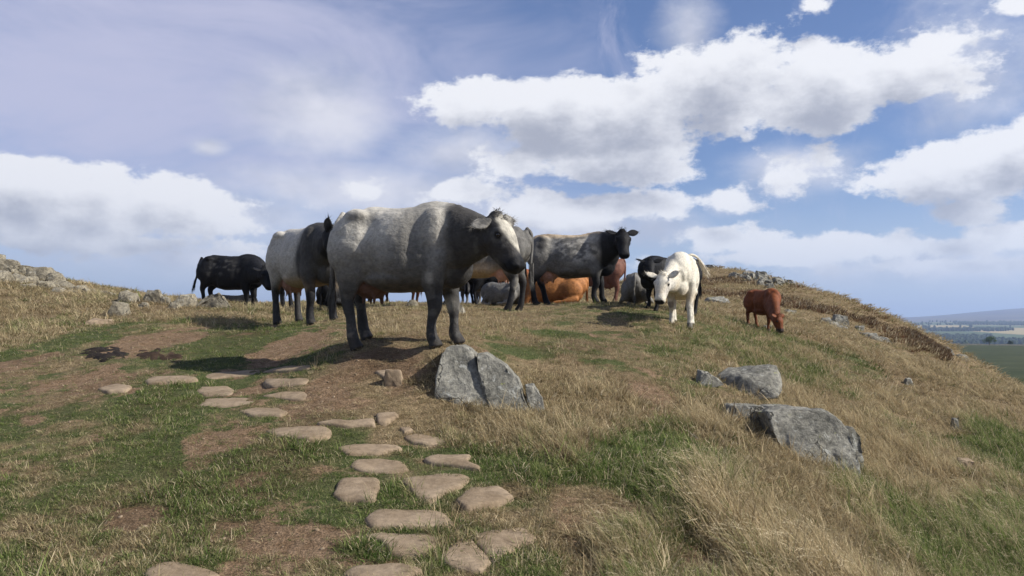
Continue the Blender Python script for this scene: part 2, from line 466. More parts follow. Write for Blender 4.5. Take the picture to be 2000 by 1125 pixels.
# ------------------------------------------------------------------ ground sheet of the hill
def mat_ground():
    m, b, out = new_mat('hill_turf')
    a = attr(b, 'cover')
    d, h, s = b.sep(a.outputs['Vector'])
    pos = b.new('ShaderNodeNewGeometry').outputs['Position']
    n1 = b.noise(pos, 2.2, 6, .6); n2 = b.noise(pos, 14, 6, .65); n3 = b.noise(pos, 70, 5, .7)
    green = b.mix(b.ramp(n2, .3, .7), (.06, .08, .026, 1), (.11, .12, .05, 1))
    dry = b.mix(b.ramp(n2, .3, .7), (.17, .125, .07, 1), (.29, .22, .13, 1))
    soil = b.mix(b.ramp(n2, .35, .65), (.18, .117, .068, 1), (.27, .188, .12, 1))
    dark = b.mix(b.ramp(n3, .4, .62), (.5, .5, .5, 1), (1.12, 1.1, 1.08, 1))
    dd = b.math('ADD', d, b.math('MULTIPLY_ADD', n1, .5, -.25))
    col = b.mix(b.ramp(dd, .3, .7), green, dry)
    ss = b.math('ADD', s, b.math('MULTIPLY_ADD', n2, 1.0, -.5))
    col = b.mix(b.ramp(ss, .25, .6), col, soil)
    col = b.mix(b.ramp(b.noise(pos, .55, 5, .62), .5, .68, 0.0, .6), col, (.10, .066, .038, 1))
    col = b.mix(1.0, col, dark, 'MULTIPLY')
    hh = b.math('ADD', n3, b.math('MULTIPLY', n2, 1.6))
    principled(b, out, col, .95, .1, bump(b, hh, .9, .02))
    return m

def build_hill():
    ny, nx = GX.shape
    verts = np.stack([GX.ravel(), GY.ravel(), GZ.ravel()], 1)
    idx = np.arange(nx * ny).reshape(ny, nx)
    quads = np.stack([idx[:-1, :-1], idx[:-1, 1:], idx[1:, 1:], idx[1:, :-1]], -1).reshape(-1, 4)
    me = bpy.data.meshes.new('hillside')
    me.vertices.add(len(verts)); me.vertices.foreach_set('co', verts.ravel())
    me.loops.add(quads.size); me.loops.foreach_set('vertex_index', quads.ravel())
    me.polygons.add(len(quads)); me.polygons.foreach_set('loop_start', np.arange(0, quads.size, 4))
    me.polygons.foreach_set('use_smooth', np.ones(len(quads), bool))
    me.update(calc_edges=True)
    set_col(me, 'cover', cover(verts[:, 0], verts[:, 1]))
    me.materials.append(mat_ground())
    o = link(bpy.data.objects.new('hillside', me)); struct(o)
    return o
hill = build_hill()

# ------------------------------------------------------------------ stones
def mat_rock(name, c1, c2, lichen=.25, dusty=0.0):
    m, b, out = new_mat(name)
    pos = b.new('ShaderNodeNewGeometry').outputs['Position']
    n1 = b.noise(pos, 4.5, 6, .6); n2 = b.noise(pos, 26, 7, .7); n3 = b.noise(pos, 95, 4, .7)
    col = b.mix(b.ramp(n1, .3, .7), c1, c2)
    col = b.mix(b.ramp(n2, .30, .72), b.mix(1.0, col, ((.5, .5, .5, 1) if lichen else (.74, .73, .72, 1)), 'MULTIPLY'), b.mix(1.0, col, ((1.3, 1.28, 1.22, 1) if lichen else (1.12, 1.12, 1.1, 1)), 'MULTIPLY'))
    if lichen:
        v = b.noise(pos, 11, 6, .62, dist=.5)
        col = b.mix(b.math('MULTIPLY', b.ramp(v, .58, .66), lichen), col, (.48, .48, .43, 1))
        y = b.noise(b.vmath('ADD', pos, (7.3, 1.1, 3.7)), 8, 5, .6)
        col = b.mix(b.math('MULTIPLY', b.ramp(y, .66, .72), lichen * 1.2), col, (.30, .31, .10, 1))
    h = b.math('ADD', b.math('MULTIPLY', n2, 1.4), n3)
    if not lichen:
        principled(b, out, col, .92, .15, bump(b, h, .35, .01)); return m
    vo = b.new('ShaderNodeTexVoronoi', feature='DISTANCE_TO_EDGE'); vo.inputs['Scale'].default_value = 2.3
    wv = b.new('ShaderNodeTexNoise'); wv.inputs['Scale'].default_value = 5.0; wv.inputs['Detail'].default_value = 5; b.put(wv.inputs['Vector'], pos)
    b.put(vo.inputs['Vector'], b.vmath('ADD', b.vmath('MULTIPLY', pos, (1.0, 1.0, .55)), b.vmath('MULTIPLY', wv.outputs['Color'], (.35, .35, .35))))
    ck = b.math('MULTIPLY', b.ramp(vo.outputs['Distance'], .0, .022, 1.0, 0.0), b.ramp(n1, .40, .58))
    col = b.mix(b.math('MULTIPLY', ck, .75), col, (.035, .032, .026, 1))
    h = b.math('SUBTRACT', h, b.math('MULTIPLY', ck, 1.6))
    principled(b, out, col, .92, .2, bump(b, h, .8, .015))
    return m
M_GREY = mat_rock('grey_whinstone', (.165, .16, .138, 1), (.29, .28, .245, 1), .6)
M_TAN = mat_rock('trodden_sandstone', (.205, .152, .10, 1), (.30, .232, .162, 1), .0)
M_PALE = mat_rock('pale_outcrop_stone', (.17, .15, .112, 1), (.29, .26, .20, 1), .35)

path = struct(empty('path'))
CR = """190 185 215 172 400 170 412 190 330 200 200 205|415 165 480 145 680 138 690 155 560 172 430 178|690 150 740 132 900 118 905 135 800 150
705 190 870 172 900 180 880 205 740 218 710 215|408 230 420 210 540 207 572 225 560 250 440 252|410 295 450 262 620 252 690 275 640 290 480 300
585 314 640 296 770 297 805 325 780 342 650 345|690 255 780 235 860 218 900 245 880 275 780 265|710 405 760 388 960 385 990 405 980 440 900 455 760 430
930 378 990 362 1060 370 1180 360 1185 390 1060 395|1190 340 1270 325 1290 345 1230 385 1195 375|1290 400 1335 388 1350 410 1310 425
1310 435 1370 420 1460 435 1495 460 1420 475 1340 460|1020 480 1080 462 1280 470 1300 490 1200 510 1060 510|1075 560 1100 530 1180 522 1300 540 1330 580 1250 590 1110 580
1390 535 1440 518 1600 518 1640 580 1600 575 1580 548 1420 552|1000 690 1040 610 1190 605 1205 630 1180 715 1040 710|1300 610 1420 593 1560 590 1605 620 1520 670 1420 725 1360 690
1535 720 1600 665 1720 650 1790 700 1740 730 1580 760|1130 795 1200 755 1380 748 1480 780 1530 825 1400 830 1170 830|1140 870 1210 850 1420 850 1470 880 1440 930 1350 970 1250 945 1220 890
1465 960 1540 880 1600 866 1690 985 1640 1028 1500 1000|1606 864 1680 845 1830 830 1890 880 1800 920 1696 983|1040 1033 1100 1005 1300 995 1385 1030 1300 1060 1080 1060
180 1033 230 985 320 970 430 995 520 1040 400 1075 220 1070|-20 230 60 205 130 215 100 240 20 245|1180 150 1230 135 1280 175 1290 200 1240 190"""
STONES = []      # ground outlines
def stone_from_outline(name, pts, mat, rise, parent, seed, rings=(0, .42, .76, .92, .98, 1.005, 1.015, 1.0), wob=.07):
    pts = np.array(pts)
    c = pts.mean(0)
    n = 40
    ang = np.arctan2(pts[:, 1] - c[1], pts[:, 0] - c[0]); o = np.argsort(ang)
    poly = pts[o]
    # resample the rounded outline
    q = np.concatenate([poly, poly[:1]]); seg = np.linalg.norm(np.diff(q, axis=0), axis=1); cum = np.concatenate([[0], np.cumsum(seg)])
    s = np.linspace(0, cum[-1], n, endpoint=False)
    line = np.stack([np.interp(s, cum, q[:, k]) for k in (0, 1)], 1)
    for _ in range(1): line = .5 * line + .25 * (np.roll(line, 1, 0) + np.roll(line, -1, 0))
    line = c + (line - c) * (1.05 + wob * fbm(line * 11 + seed, 3, seed))[:, None]
    drops = (.0, .0, .002, .006, .014, .034, .11, .22)
    zc = gz(*c)
    gxs = (gz(c[0] + .1, c[1]) - gz(c[0] - .1, c[1])) / .2; gys = (gz(c[0], c[1] + .1) - gz(c[0], c[1] - .1)) / .2
    V = [(c[0], c[1], zc + rise)]; Fc = []
    for k, (r, d) in enumerate(zip(rings[1:], drops[1:])):
        ring = c + (line - c) * r
        z = zc + .72 * ((ring[:, 0] - c[0]) * gxs + (ring[:, 1] - c[1]) * gys) + rise - d
        z = z + .009 * fbm(np.concatenate([ring * 7, np.full((n, 1), seed)], 1), 3, seed)
        V += [(*ring[i], z[i]) for i in range(n)]
    for i in range(n): Fc.append((0, 1 + i, 1 + (i + 1) % n))
    for k in range(len(rings) - 2):
        a, b2 = 1 + k * n, 1 + (k + 1) * n
        for i in range(n):
            j = (i + 1) % n; Fc.append((a + i, b2 + i, b2 + j, a + j))
    STONES.append(line)
    return mesh_obj(name, V, Fc, mat, parent)
for k, r in enumerate(CR.replace('\n', '|').split('|')):
    w = list(map(float, r.split()))
    pts = [ground(200 + w[i] / 2.2222, 660 + w[i + 1] / 2.2222)[:2] for i in range(0, len(w), 2)]
    stone_from_outline('stepping_stone', pts, M_TAN, (.024 if k > 7 else .016), path, k + 3)

def rock_mesh(pts, seed, rough=.03, sub=3, bevel=.12, freq=3.0):
    """angular boulder: rounded hull of points, broken up by noise"""
    bm = bmesh.new()
    for p in pts: bm.verts.new(tuple(p))
    bmesh.ops.convex_hull(bm, input=list(bm.verts))
    bmesh.ops.delete(bm, geom=[v for v in bm.verts if not v.link_faces], context='VERTS')
    ext = np.ptp(np.array(pts), axis=0).max()
    bmesh.ops.bevel(bm, geom=list(bm.edges), offset=bevel * ext * .35, segments=2, profile=.6, affect='EDGES', clamp_overlap=True)
    bmesh.ops.triangulate(bm, faces=list(bm.faces))
    for it in range(sub):
        lim = ext / (4 * 2 ** it)
        es = [e for e in bm.edges if e.calc_length() > lim]
        if es: bmesh.ops.subdivide_edges(bm, edges=es, cuts=1, use_grid_fill=True)
        bmesh.ops.triangulate(bm, faces=[f for f in bm.faces if len(f.verts) > 3])
    bmesh.ops.remove_doubles(bm, verts=list(bm.verts), dist=ext * .004)
    bm.normal_update()
    co = np.array([v.co[:] for v in bm.verts]); no = np.array([v.normal[:] for v in bm.verts])
    s = 1.0 / ext
    d = rough * ext * (fbm(co * freq * s + seed * 3.1, 4, seed) * 1.3 - .9 * np.abs(fbm(co * freq * 1.7 * s + 40 + seed, 3, seed + 5)) ** .7)
    for v, c2 in zip(bm.verts, co + no * d[:, None]): v.co = c2
    return bm
def box_pts(seed, size, jitter=.25, extra=6):
    r = np.random.default_rng(seed)
    pts = np.array([(x, y, z) for x in (-1, 1) for y in (-1, 1) for z in (-.8, 1)], float)
    pts[:, :2] *= np.where(pts[:, 2:3] > 0, .62, 1.0)
    pts += r.normal(0, jitter, pts.shape)
    e = r.normal(0, 1, (extra, 3)); e[:, 2] = np.abs(e[:, 2]) * .6; e /= np.linalg.norm(e, axis=1, keepdims=True)
    pts = np.concatenate([pts, e * 1.05])
    return pts * np.array(size) * .5
BOULDERS = []
def boulder(name, u, v, wpx, hpx, label, mat, seed, depth=.8, rz=0.0, group=None, sink=.25, rough=.035, Y=None, parent=None, freq=3.0, sub=3):
    """boulder whose foot is at pixel (u, v); wpx, hpx its apparent size"""
    g = ground(u, v) if Y is None else px(u, v, Y)
    if Y is not None: g[2] = gz(g[0], g[1])
    w = wpx * g[1] / F; h = hpx * g[1] / F; dp = w * depth
    full = h / (1 - sink)
    pts = box_pts(seed, (w, dp, full))
    c, s_ = math.cos(rz), math.sin(rz)
    pts = pts @ np.array([[c, s_, 0], [-s_, c, 0], [0, 0, 1]])
    bm = rock_mesh(pts, seed, rough, sub, bevel=.3, freq=freq)
    o = bm_obj(name, bm, mat)
    loc = np.array([g[0], g[1] + dp * .3, 0.0]); loc[2] = min(g[2], gz(loc[0], loc[1])) + h - full * .5
    o.location = loc
    BOULDERS.append((loc[0], loc[1], w * .5, dp * .5))
    if parent is not None:
        o.parent = parent; o.location = Vector(loc) - parent.location
    else: tag(o, label, 'rock', group)
    return o

def slab(name, outline, Y, thick, lean, label, seed, mat=M_GREY, rough=.022, shift=0.0):
    """rock with its face outline given in pixels, standing at distance Y, with real thickness behind"""
    pts = []
    ub, vb = max(outline, key=lambda q: q[1])
    Y = ground(ub, vb - 4)[1] + Y
    for (u, v) in outline:
        p = px(u, v, Y)
        p[1] += (760 - v) / 110 * lean                   # the face leans back as it rises
        p = np.array([0, 0, EYE]) + (p - np.array([0, 0, EYE])) * 1.0
        pts.append(p)
        q = p + np.array([.02, thick, -.02 if v < vb - 50 else -.2]); pts.append(q)
        if v > vb - 45: pts.append(p + np.array([0, -.03, -.22]))
    pts = np.array(pts)
    base = np.array([pts[:, 0].mean(), pts[:, 1].mean(), pts[:, 2].min()])
    o = bm_obj(name, rock_mesh(pts - base, seed, rough, 4, bevel=.10, freq=3.5), mat)
    o.location = base
    BOULDERS.append((base[0], base[1], np.ptp(pts[:, 0]) * .5, np.ptp(pts[:, 1]) * .45))
    return tag(o, label, 'rock')
slab('boulder', [(866, 676), (900, 672), (922, 690), (952, 790), (915, 785), (848, 764), (856, 700)], 0, .5, .28, 'tallest upright grey slab of the split rock below the big grey cow', 11)
slab('boulder', [(928, 692), (945, 688), (985, 712), (1012, 738), (1034, 800), (960, 806), (952, 780), (930, 715)], .10, .45, .24, 'grey rock slab leaning on the upright slab, middle piece of the split rock', 12)
slab('boulder', [(1024, 750), (1040, 748), (1060, 775), (1064, 800), (1046, 806), (1034, 790)], 0, .25, .12, 'small grey rock sliver at the low end of the split rock', 13)
boulder('boulder', 1465, 770, 150, 46, 'rounded grey boulder with pale and yellow lichen, upper of two on the grass slope', M_GREY, 21, .8, sink=.35)
boulder('boulder', 1383, 752, 42, 26, 'small pale grey stone beside the lichen covered boulder', M_GREY, 22, .8, sink=.3)
slab('boulder', [(1494, 806), (1520, 794), (1610, 800), (1648, 835), (1660, 895), (1600, 900), (1530, 890), (1500, 840)], 0, .6, .18, 'large grey boulder with a broad cracked face in long dry grass', 24, rough=.03)
slab('boulder', [(1415, 800), (1424, 790), (1500, 793), (1520, 800), (1505, 850), (1460, 840), (1418, 815)], .1, .5, .05, 'low flat grey rock joined to the left of the large cracked boulder', 25, rough=.03)
slab('boulder', [(1646, 838), (1660, 832), (1674, 850), (1674, 896), (1655, 905), (1648, 870)], .0, .4, .1, 'narrow grey rock split off the right end of the large cracked boulder', 26)

# low rocks on the left skyline
for k, (u, v, w, h, lab) in enumerate([(250, 590, 46, 24, 'low pale rock at the outcrop end of the skyline stones'), (296, 592, 42, 30, 'rounded lichen grey rock, highest of the skyline stones'),
        (322, 594, 22, 16, 'small angular stone between two skyline rocks'), (360, 598, 46, 26, 'blocky pale rock in the middle of the skyline stones'),
        (416, 600, 64, 30, 'cracked flat topped rock in front of the black cow'), (340, 602, 26, 14, 'little pale stone in the grass below the skyline rocks'),
        (280, 600, 24, 10, 'flat stone sunk in the grass below the rounded skyline rock')]):
    boulder('boulder', u, v, w * .9, h * .85, lab, M_PALE, 31 + k, .8, group='stones along the skyline', sink=.3, rough=.05)
boulder('boulder', 230, 617, 34, 24, 'rounded grey stone half buried in dry grass below the skyline stones', M_PALE, 41, .9, sink=.3)
boulder('boulder', 190, 632, 58, 10, 'flat tan stone lying in green turf', M_TAN, 42, .8, sink=.5)
boulder('boulder', 770, 752, 40, 26, 'brown stone showing through the bank below the big grey cow', M_TAN, 43, .7, sink=.4)
boulder('boulder', 890, 612, 40, 16, 'pale stone in the grass behind the big grey cow', M_PALE, 44, .7, sink=.4)
boulder('boulder', 805, 598, 26, 12, 'pale rock on the crest under the belly of the big grey cow', M_PALE, 45, .7, sink=.4)
boulder('boulder', 690, 622, 16, 6, 'small stone on the trodden ground behind the big grey cow', M_PALE, 46, .7, sink=.4)

# rocky rise at the far left: one outcrop of many stones
g0 = ground(60, 545)
outcrop = tag(empty('rock_outcrop', tuple(g0)), 'heap of weathered pale rocks on the grassy rise', 'rock outcrop')
r_ = np.random.default_rng(5)
for k, (u, v, w, h) in enumerate([(10, 535, 60, 34), (45, 535, 50, 26), (75, 542, 60, 34), (100, 548, 44, 28), (-30, 530, 70, 40), (120, 556, 44, 20), (145, 562, 44, 18), (30, 556, 70, 24),
        (165, 570, 34, 12), (85, 562, 50, 18), (110, 570, 34, 12), (-15, 560, 60, 26), (55, 566, 34, 12), (-70, 530, 80, 46), (-110, 530, 80, 50), (18, 522, 44, 22), (62, 530, 34, 20), (140, 572, 22, 8), (195, 574, 30, 9), (215, 578, 20, 8)]):
    Y = float(np.interp(v, [520, 535, 560, 580], [18.5, 17.6, 16.0, 15.0]))
    boulder('rock', u, v, w * .85, h * .72, None, M_PALE, 60 + k, .9, rz=r_.uniform(-.5, .5), parent=outcrop, sink=.35, rough=.06, Y=Y, freq=3.6, sub=3)

# rocks on the far hillock
g1 = ground(1490, 545)
crag = tag(empty('rock_outcrop', tuple(g1)), 'broken grey crag near the top of the far hillock', 'rock outcrop')
for k in range(26):
    t = r_.uniform(0, 1); u = 1440 + 105 * t + r_.normal(0, 10); v = 536 + 26 * t + r_.normal(0, 5)
    w = r_.uniform(8, 26)
    boulder('rock', u, v, w, w * r_.uniform(.3, .6), None, M_GREY, 100 + k, .9, rz=r_.uniform(-1, 1), parent=crag, sink=.5, rough=.10, sub=3)
for k, (u, v, w, h, lab) in enumerate([(1390, 524, 18, 7, 'dark stones at the left end of the hillock top'), (1400, 592, 44, 12, 'pale flat rock on the slope right of the white calf'),
        (1545, 612, 26, 9, 'flat pale rock on the slope behind the red calf'), (1486, 558, 16, 10, 'dark rounded rock just above the red calf'),
        (1642, 636, 34, 22, 'rounded grey boulder, largest on the right hillside'), (1616, 632, 26, 12, 'low grey rock left of the rounded hillside boulder'), (1636, 640, 30, 12, 'low grey stone under the rounded hillside boulder'),
        (1704, 662, 34, 10, 'grey stone in the grass below the hillside boulder'), (1728, 668, 20, 9, 'dark stone in the grass next to the heather edge'), (1680, 645, 20, 9, 'small grey stone between boulder and heather'),
        (1846, 690, 34, 12, 'pale rock at the foot of the heather edge'), (1880, 703, 22, 9, 'pale stone on the slope edge above the green field'),
        (1776, 752, 18, 12, 'small pale pinkish stone on the right slope'), (1868, 842, 16, 28, 'small upright white stone in dry grass'), (1890, 915, 34, 20, 'tan stone sunk in long grass'),
        (1500, 640, 18, 5, 'flat stone near the feet of the red calf'), (1350, 592, 20, 8, 'small stone behind the white calf')]):
    boulder('boulder', u, v, w, h, lab, M_TAN if 'tan' in lab else M_GREY, 140 + k, .9, sink=.35, rough=.06)

# cow dung on the trodden ground by the path
M_DUNG = mat_rock('dark_dung', (.012, .010, .009, 1), (.030, .022, .017, 1), 0)
M_DUNG2 = mat_rock('crumbled_dung', (.030, .020, .014, 1), (.070, .045, .030, 1), 0)
def dung(outline, label, mat, seed, rise):
    pts = [ground(u, v)[:2] for u, v in outline]
    o = stone_from_outline('cow_dung', pts, mat, rise, None, seed, rings=(0, .25, .45, .65, .8, .92, 1.0, 1.02), wob=.5)
    me = o.data; co = np.array([v.co[:] for v in me.vertices])
    c = co.mean(0); r = np.linalg.norm(co[:, :2] - c[:2], axis=1)
    n = fbm(co * 12, 4, seed, .7)
    top = np.arange(len(co)) < 1 + 40 * 5
    co[:, 2] += np.where(top, .06 * n, 0)
    for v, q in zip(me.vertices, co): v.co = q
    STONES.pop()
    return tag(o, label, 'dung')
dung([(145, 690), (180, 681), (250, 679), (270, 684), (250, 702), (190, 706)], 'black fresh cow dung on turf left of the path', M_DUNG, 5, .012)
dung([(262, 684), (300, 682), (365, 690), (362, 702), (300, 704), (268, 700)], 'crumbled dark brown cow dung beside the black dung', M_DUNG2, 6, .006)

# ------------------------------------------------------------------ cattle
def mat_coat():
    m, b, out = new_mat('cattle_coat')
    c = attr(b, 'coat').outputs['Color']
    tc = b.new('ShaderNodeTexCoord').outputs['Object']
    st = b.vmath('MULTIPLY', tc, (28.0, 90.0, 40.0))
    n = b.noise(st, 1.0, 4, .65); n2 = b.noise(tc, 22.0, 4, .6)
    v = b.math('ADD', b.math('MULTIPLY', n, .6), b.math('MULTIPLY', n2, .4))
    col = b.mix(1.0, c, b.mix(b.ramp(v, .3, .7), (.72, .72, .72, 1), (1.24, 1.23, 1.2, 1)), 'MULTIPLY')
    p = principled(b, out, col, .62, .16, bump(b, v, .7, .015))
    return m
M_COAT = mat_coat()
def plain(name, col, rough=.5, spec=.5):
    m, b, out = new_mat(name)
    pos = b.new('ShaderNodeTexCoord').outputs['Object']
    n = b.noise(pos, 30, 3)
    c = b.mix(b.ramp(n, .3, .7), tuple(x * .85 for x in col[:3]) + (1,), tuple(min(1, x * 1.1) for x in col[:3]) + (1,))
    principled(b, out, c, rough, spec)
    return m
M_EYE = plain('eye_dark', (.012, .009, .007, 1), .08, .6)
M_TAG = plain('yellow_plastic', (.75, .55, .03, 1), .4, .5)

def crom(P, sub):
    P = np.asarray(P, float)
    Q = np.concatenate([2 * P[:1] - P[1:2], P, 2 * P[-1:] - P[-2:-1]])
    out = []
    for i in range(1, len(Q) - 2):
        for k in range(sub):
            t = k / sub
            a, b, c, d = Q[i - 1], Q[i], Q[i + 1], Q[i + 2]
            out.append(.5 * (2 * b + (c - a) * t + (2 * a - 5 * b + 4 * c - d) * t * t + (3 * b - a - 3 * c + d) * t ** 3))
    out.append(P[-1])
    return np.array(out)

def tube(bm, pts, rad, lat=(0, 1, 0), n=18, sub=4, expo=2.0, cap=.6, belly=0.0):
    """closed tube along points; rad = (half height, half width)"""
    A = crom(np.concatenate([np.asarray(pts, float), np.asarray(rad, float)], 1), sub)
    P, R = A[:, :3], np.maximum(A[:, 3:], .004)
    T = np.gradient(P, axis=0); T /= np.linalg.norm(T, axis=1, keepdims=True) + 1e-9
    # rounded ends
    m0, m1 = R[0].min() * cap, R[-1].min() * cap
    P = np.concatenate([[P[0] - T[0] * m0, P[0] - T[0] * m0 * .7], P, [P[-1] + T[-1] * m1 * .7, P[-1] + T[-1] * m1]])
    R = np.concatenate([[R[0] * .35, R[0] * .8], R, [R[-1] * .8, R[-1] * .35]])
    T = np.concatenate([T[:1], T[:1], T, T[-1:], T[-1:]])
    lat = np.asarray(lat, float)
    th = np.linspace(0, 2 * math.pi, n, endpoint=False)
    cs = np.sign(np.cos(th)) * np.abs(np.cos(th)) ** (2 / expo); sn = np.sign(np.sin(th)) * np.abs(np.sin(th)) ** (2 / expo)
    rings = []
    for p, r, t in zip(P, R, T):
        L = lat - t * (lat @ t); L /= np.linalg.norm(L) + 1e-9
        U_ = np.cross(t, L)
        sg = U_[2] if belly else 0.0
        wf = 1 - belly * (sn * np.sign(sg)) - belly * .5 * np.abs(sn)
        ring = p + (cs * wf)[:, None] * L * r[1] + sn[:, None] * U_ * r[0]
        rings.append([bm.verts.new(tuple(q)) for q in ring])
    for a, b in zip(rings[:-1], rings[1:]):
        for i in range(n):
            j = (i + 1) % n
            bm.faces.new((a[i], a[j], b[j], b[i]))
    bm.faces.new(rings[0][::-1]); bm.faces.new(rings[-1])

def ball(bm, c, r, n=14):
    m = Matrix.Translation(Vector(c)) @ Matrix.Diagonal((*r, 1))
    bmesh.ops.create_uvsphere(bm, u_segments=n, v_segments=n // 2 + 2, radius=1.0, matrix=m)

def lerp(a, b, t): return a * (1 - t) + b * t
def col_(*c): return np.array(c, float)
BLACK = col_(.0075, .0075, .0085); DARK = col_(.033, .031, .030); MID = col_(.110, .105, .096); LIGHT = col_(.345, .325, .285)
WHITE = col_(.60, .56, .47); ORANGE = col_(.32, .135, .045); RED = col_(.165, .052, .019); ROAN = col_(.14, .062, .042); SKIN = col_(.45, .25, .18); CREAM = col_(.42, .31, .19)

class Coat:
    """masks over the unit animal for painting its coat"""
    def __init__(s, P, H, legz, seed):
        s.P, s.H, s.x, s.y, s.z = P, H, P[:, 0], P[:, 1], P[:, 2]
        s.n1 = fbm(P * 2.6 + seed, 4, seed); s.n2 = fbm(P * np.array([9, 9, 14]) + seed, 3, seed + 3); s.n3 = fbm(P * 26 + seed, 2, seed + 7)
        s.leg = 1 - sstep(s.z + .05 * s.n2, .42, .66)
        s.t, s.l, s.u = H[:, 0], H[:, 1], H[:, 2]
        s.head = sstep(s.t, -.08, .02) * (1 - sstep(np.hypot(s.l, s.u + .03), .20, .27))
        s.ear = legz
        s.muzzle = s.head * sstep(s.t + .02 * s.n2, .37, .42)
        s.hoof = 1 - sstep(s.z, .045, .065)
        s.c = np.tile(LIGHT, (len(P), 1))
    def mix(s, m, col): s.c = s.c * (1 - np.clip(m, 0, 1)[:, None]) + np.asarray(col) * np.clip(m, 0, 1)[:, None]
    def blob(s, c, r, soft=.35, wob=.5):
        d = np.linalg.norm((s.P - np.array(c)) / np.array(r), axis=1) + wob * s.n1
        return 1 - sstep(d, 1 - soft, 1 + soft)
    def finish(s, muzzle=BLACK, udder=None):
        s.mix(s.muzzle, muzzle)
        for sd in (-1, 1):
            s.mix(1 - sstep(np.linalg.norm(s.H - np.array([.515, .055 * sd, -.005]), axis=1), .012, .026), BLACK * .5)
            s.mix(s.head * (1 - sstep(np.linalg.norm(s.H - np.array([.18, .125 * sd, .04]), axis=1), .02, .045)) * .8, BLACK)
        mouth = s.head * sstep(s.t, .36, .42) * (1 - sstep(np.abs(s.u + .075), .004, .010))
        s.mix(mouth * .8, BLACK * .5)
        if udder is not None: s.mix(1 - sstep(np.linalg.norm((s.P - np.array([-.42, 0, .50])) / np.array([.25, .19, .20]), axis=1), .85, 1.1), udder)
        s.mix(.8 * s.hoof, col_(.03, .027, .024))
        return np.clip(s.c * (1 + .10 * s.n3[:, None] + .10 * s.n2[:, None]), .004, .9)

def coat_main(k):
    k.c[:] = LIGHT * 1.4  # pale grey back, brightened in the coat colour as if sunlit
    k.mix(.6 * sstep(k.n1, -.05, .5), LIGHT * .8)
    k.mix(.6 * k.blob((-.42, 0, 1.16), (.15, .6, .07), .6), MID)                       # smudge on the rump
    k.mix(.7 * k.blob((.22, 0, .86), (.22, .7, .46), .6), MID * .8)                # smoky ribs behind the shoulder
    k.mix(.82 * (1 - sstep(k.z + .14 * k.n1, .60, 1.16)), MID * .72)  # darker grey underside, with the shade of the flanks deepened in the coat colour
    k.mix(.94 * sstep(k.x + .16 * k.n1, .46, .70), DARK * 1.05)                       # dark neck
    k.mix(.5 * k.blob((.44, 0, 1.12), (.14, .6, .22)), LIGHT * .75)
    k.mix(.92 * k.leg, col_(.032, .030, .029))
    k.mix(.5 * k.leg * sstep(k.n2, .05, .4), MID)
    k.mix(.5 * (1 - sstep(k.z, .05, .2)) * sstep(k.n3 + k.n2, .0, .5), col_(.16, .13, .10))
    k.mix(.75 * (1 - sstep(k.z, .43, .50)) * sstep(k.z, .40, .45) * (np.abs(k.x) < .35), CREAM)
    f = k.blob((.48, .18, .36), (.10, .10, .09)) + .7 * k.blob((.46, -.20, .60), (.05, .12, .07)); k.mix(.7 * f, LIGHT * 1.2)
    k.mix(.95 * k.head, DARK * 1.25)
    k.mix(.9 * k.ear, MID * 1.0)
    k.mix(.8 * k.ear * sstep(k.n2, .0, .3), LIGHT)
    for sd in (-1, 1): k.mix(.6 * k.head * (1 - sstep(np.abs(np.linalg.norm(k.H - np.array([.18, .125 * sd, .04]), axis=1) - .055), .01, .03)), MID)
    k.mix(k.head * sstep(k.u + .02 * k.n2 + .25 * k.l, .05, .085) * sstep(k.t, -.02, .05) * (1 - sstep(k.t, .40, .46)), WHITE * .72)   # pale forehead
    k.mix(k.head * .5 * sstep(k.n2, .1, .5), MID)
    return k.finish(BLACK, SKIN * .25)
def coat_second(k):
    k.c[:] = LIGHT * 1.35
    k.mix(.5 * sstep(k.n1, 0, .5), MID)
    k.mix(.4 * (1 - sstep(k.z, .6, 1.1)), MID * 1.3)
    k.mix(.9 * sstep(k.x + .08 * k.n1, .20, .34), BLACK * 1.6)
    k.mix(.35 * k.blob((.45, 0, .60), (.3, .6, .2)), MID)
    k.mix(.92 * k.leg, BLACK * 1.4)
    k.mix(.7 * k.blob((0, 0, .5), (.5, .4, .14)), CREAM * .9)
    k.mix(k.head, BLACK * 1.3)
    return k.finish(BLACK, SKIN * .6)
def coat_black(k):
    k.c[:] = BLACK * 1.25
    k.mix(.4 * k.blob((-.1, 0, .98), (.5, .6, .25)) * sstep(k.n2, -.05, .45), MID * 1.1)
    return k.finish(BLACK)
def coat_jet(k):
    k.c[:] = BLACK
    return k.finish(BLACK)
def coat_rump(k):
    k.c[:] = MID * 1.1
    k.mix(.5 * sstep(k.n1, 0, .5), LIGHT * .8)
    k.mix(.9 * k.leg, BLACK * 1.5)
    k.mix(.8 * k.blob((-.05, 0, .52), (.5, .4, .16)), CREAM)
    k.mix(.8 * k.blob((-.68, .2, .36), (.08, .1, .1)), LIGHT * .8)
    k.mix(k.head, BLACK)
    return k.finish(BLACK, SKIN)
def coat_roan(k):
    k.c[:] = MID * 1.35
    k.mix(.95 * k.blob((.0, 0, 1.06), (.52, .7, .30)) * sstep(k.n2, -.3, .25), LIGHT * 1.25)
    k.mix(.7 * k.blob((-.1, 0, 1.3), (.7, .5, .10)), CREAM)
    k.mix(.5 * k.blob((.42, 0, 1.16), (.14, .6, .14)), LIGHT)
    k.mix(.8 * k.blob((-.5, 0, 1.08), (.10, .7, .14)), DARK)
    k.mix(.3 * sstep(k.n1, -.1, .4), DARK * 1.6)
    k.mix(.95 * sstep(k.x + .06 * k.n1, .50, .60), BLACK * 1.2)
    k.mix(.95 * k.leg, BLACK * 1.1)
    k.mix(k.head, BLACK)
    return k.finish(BLACK, SKIN * .8)
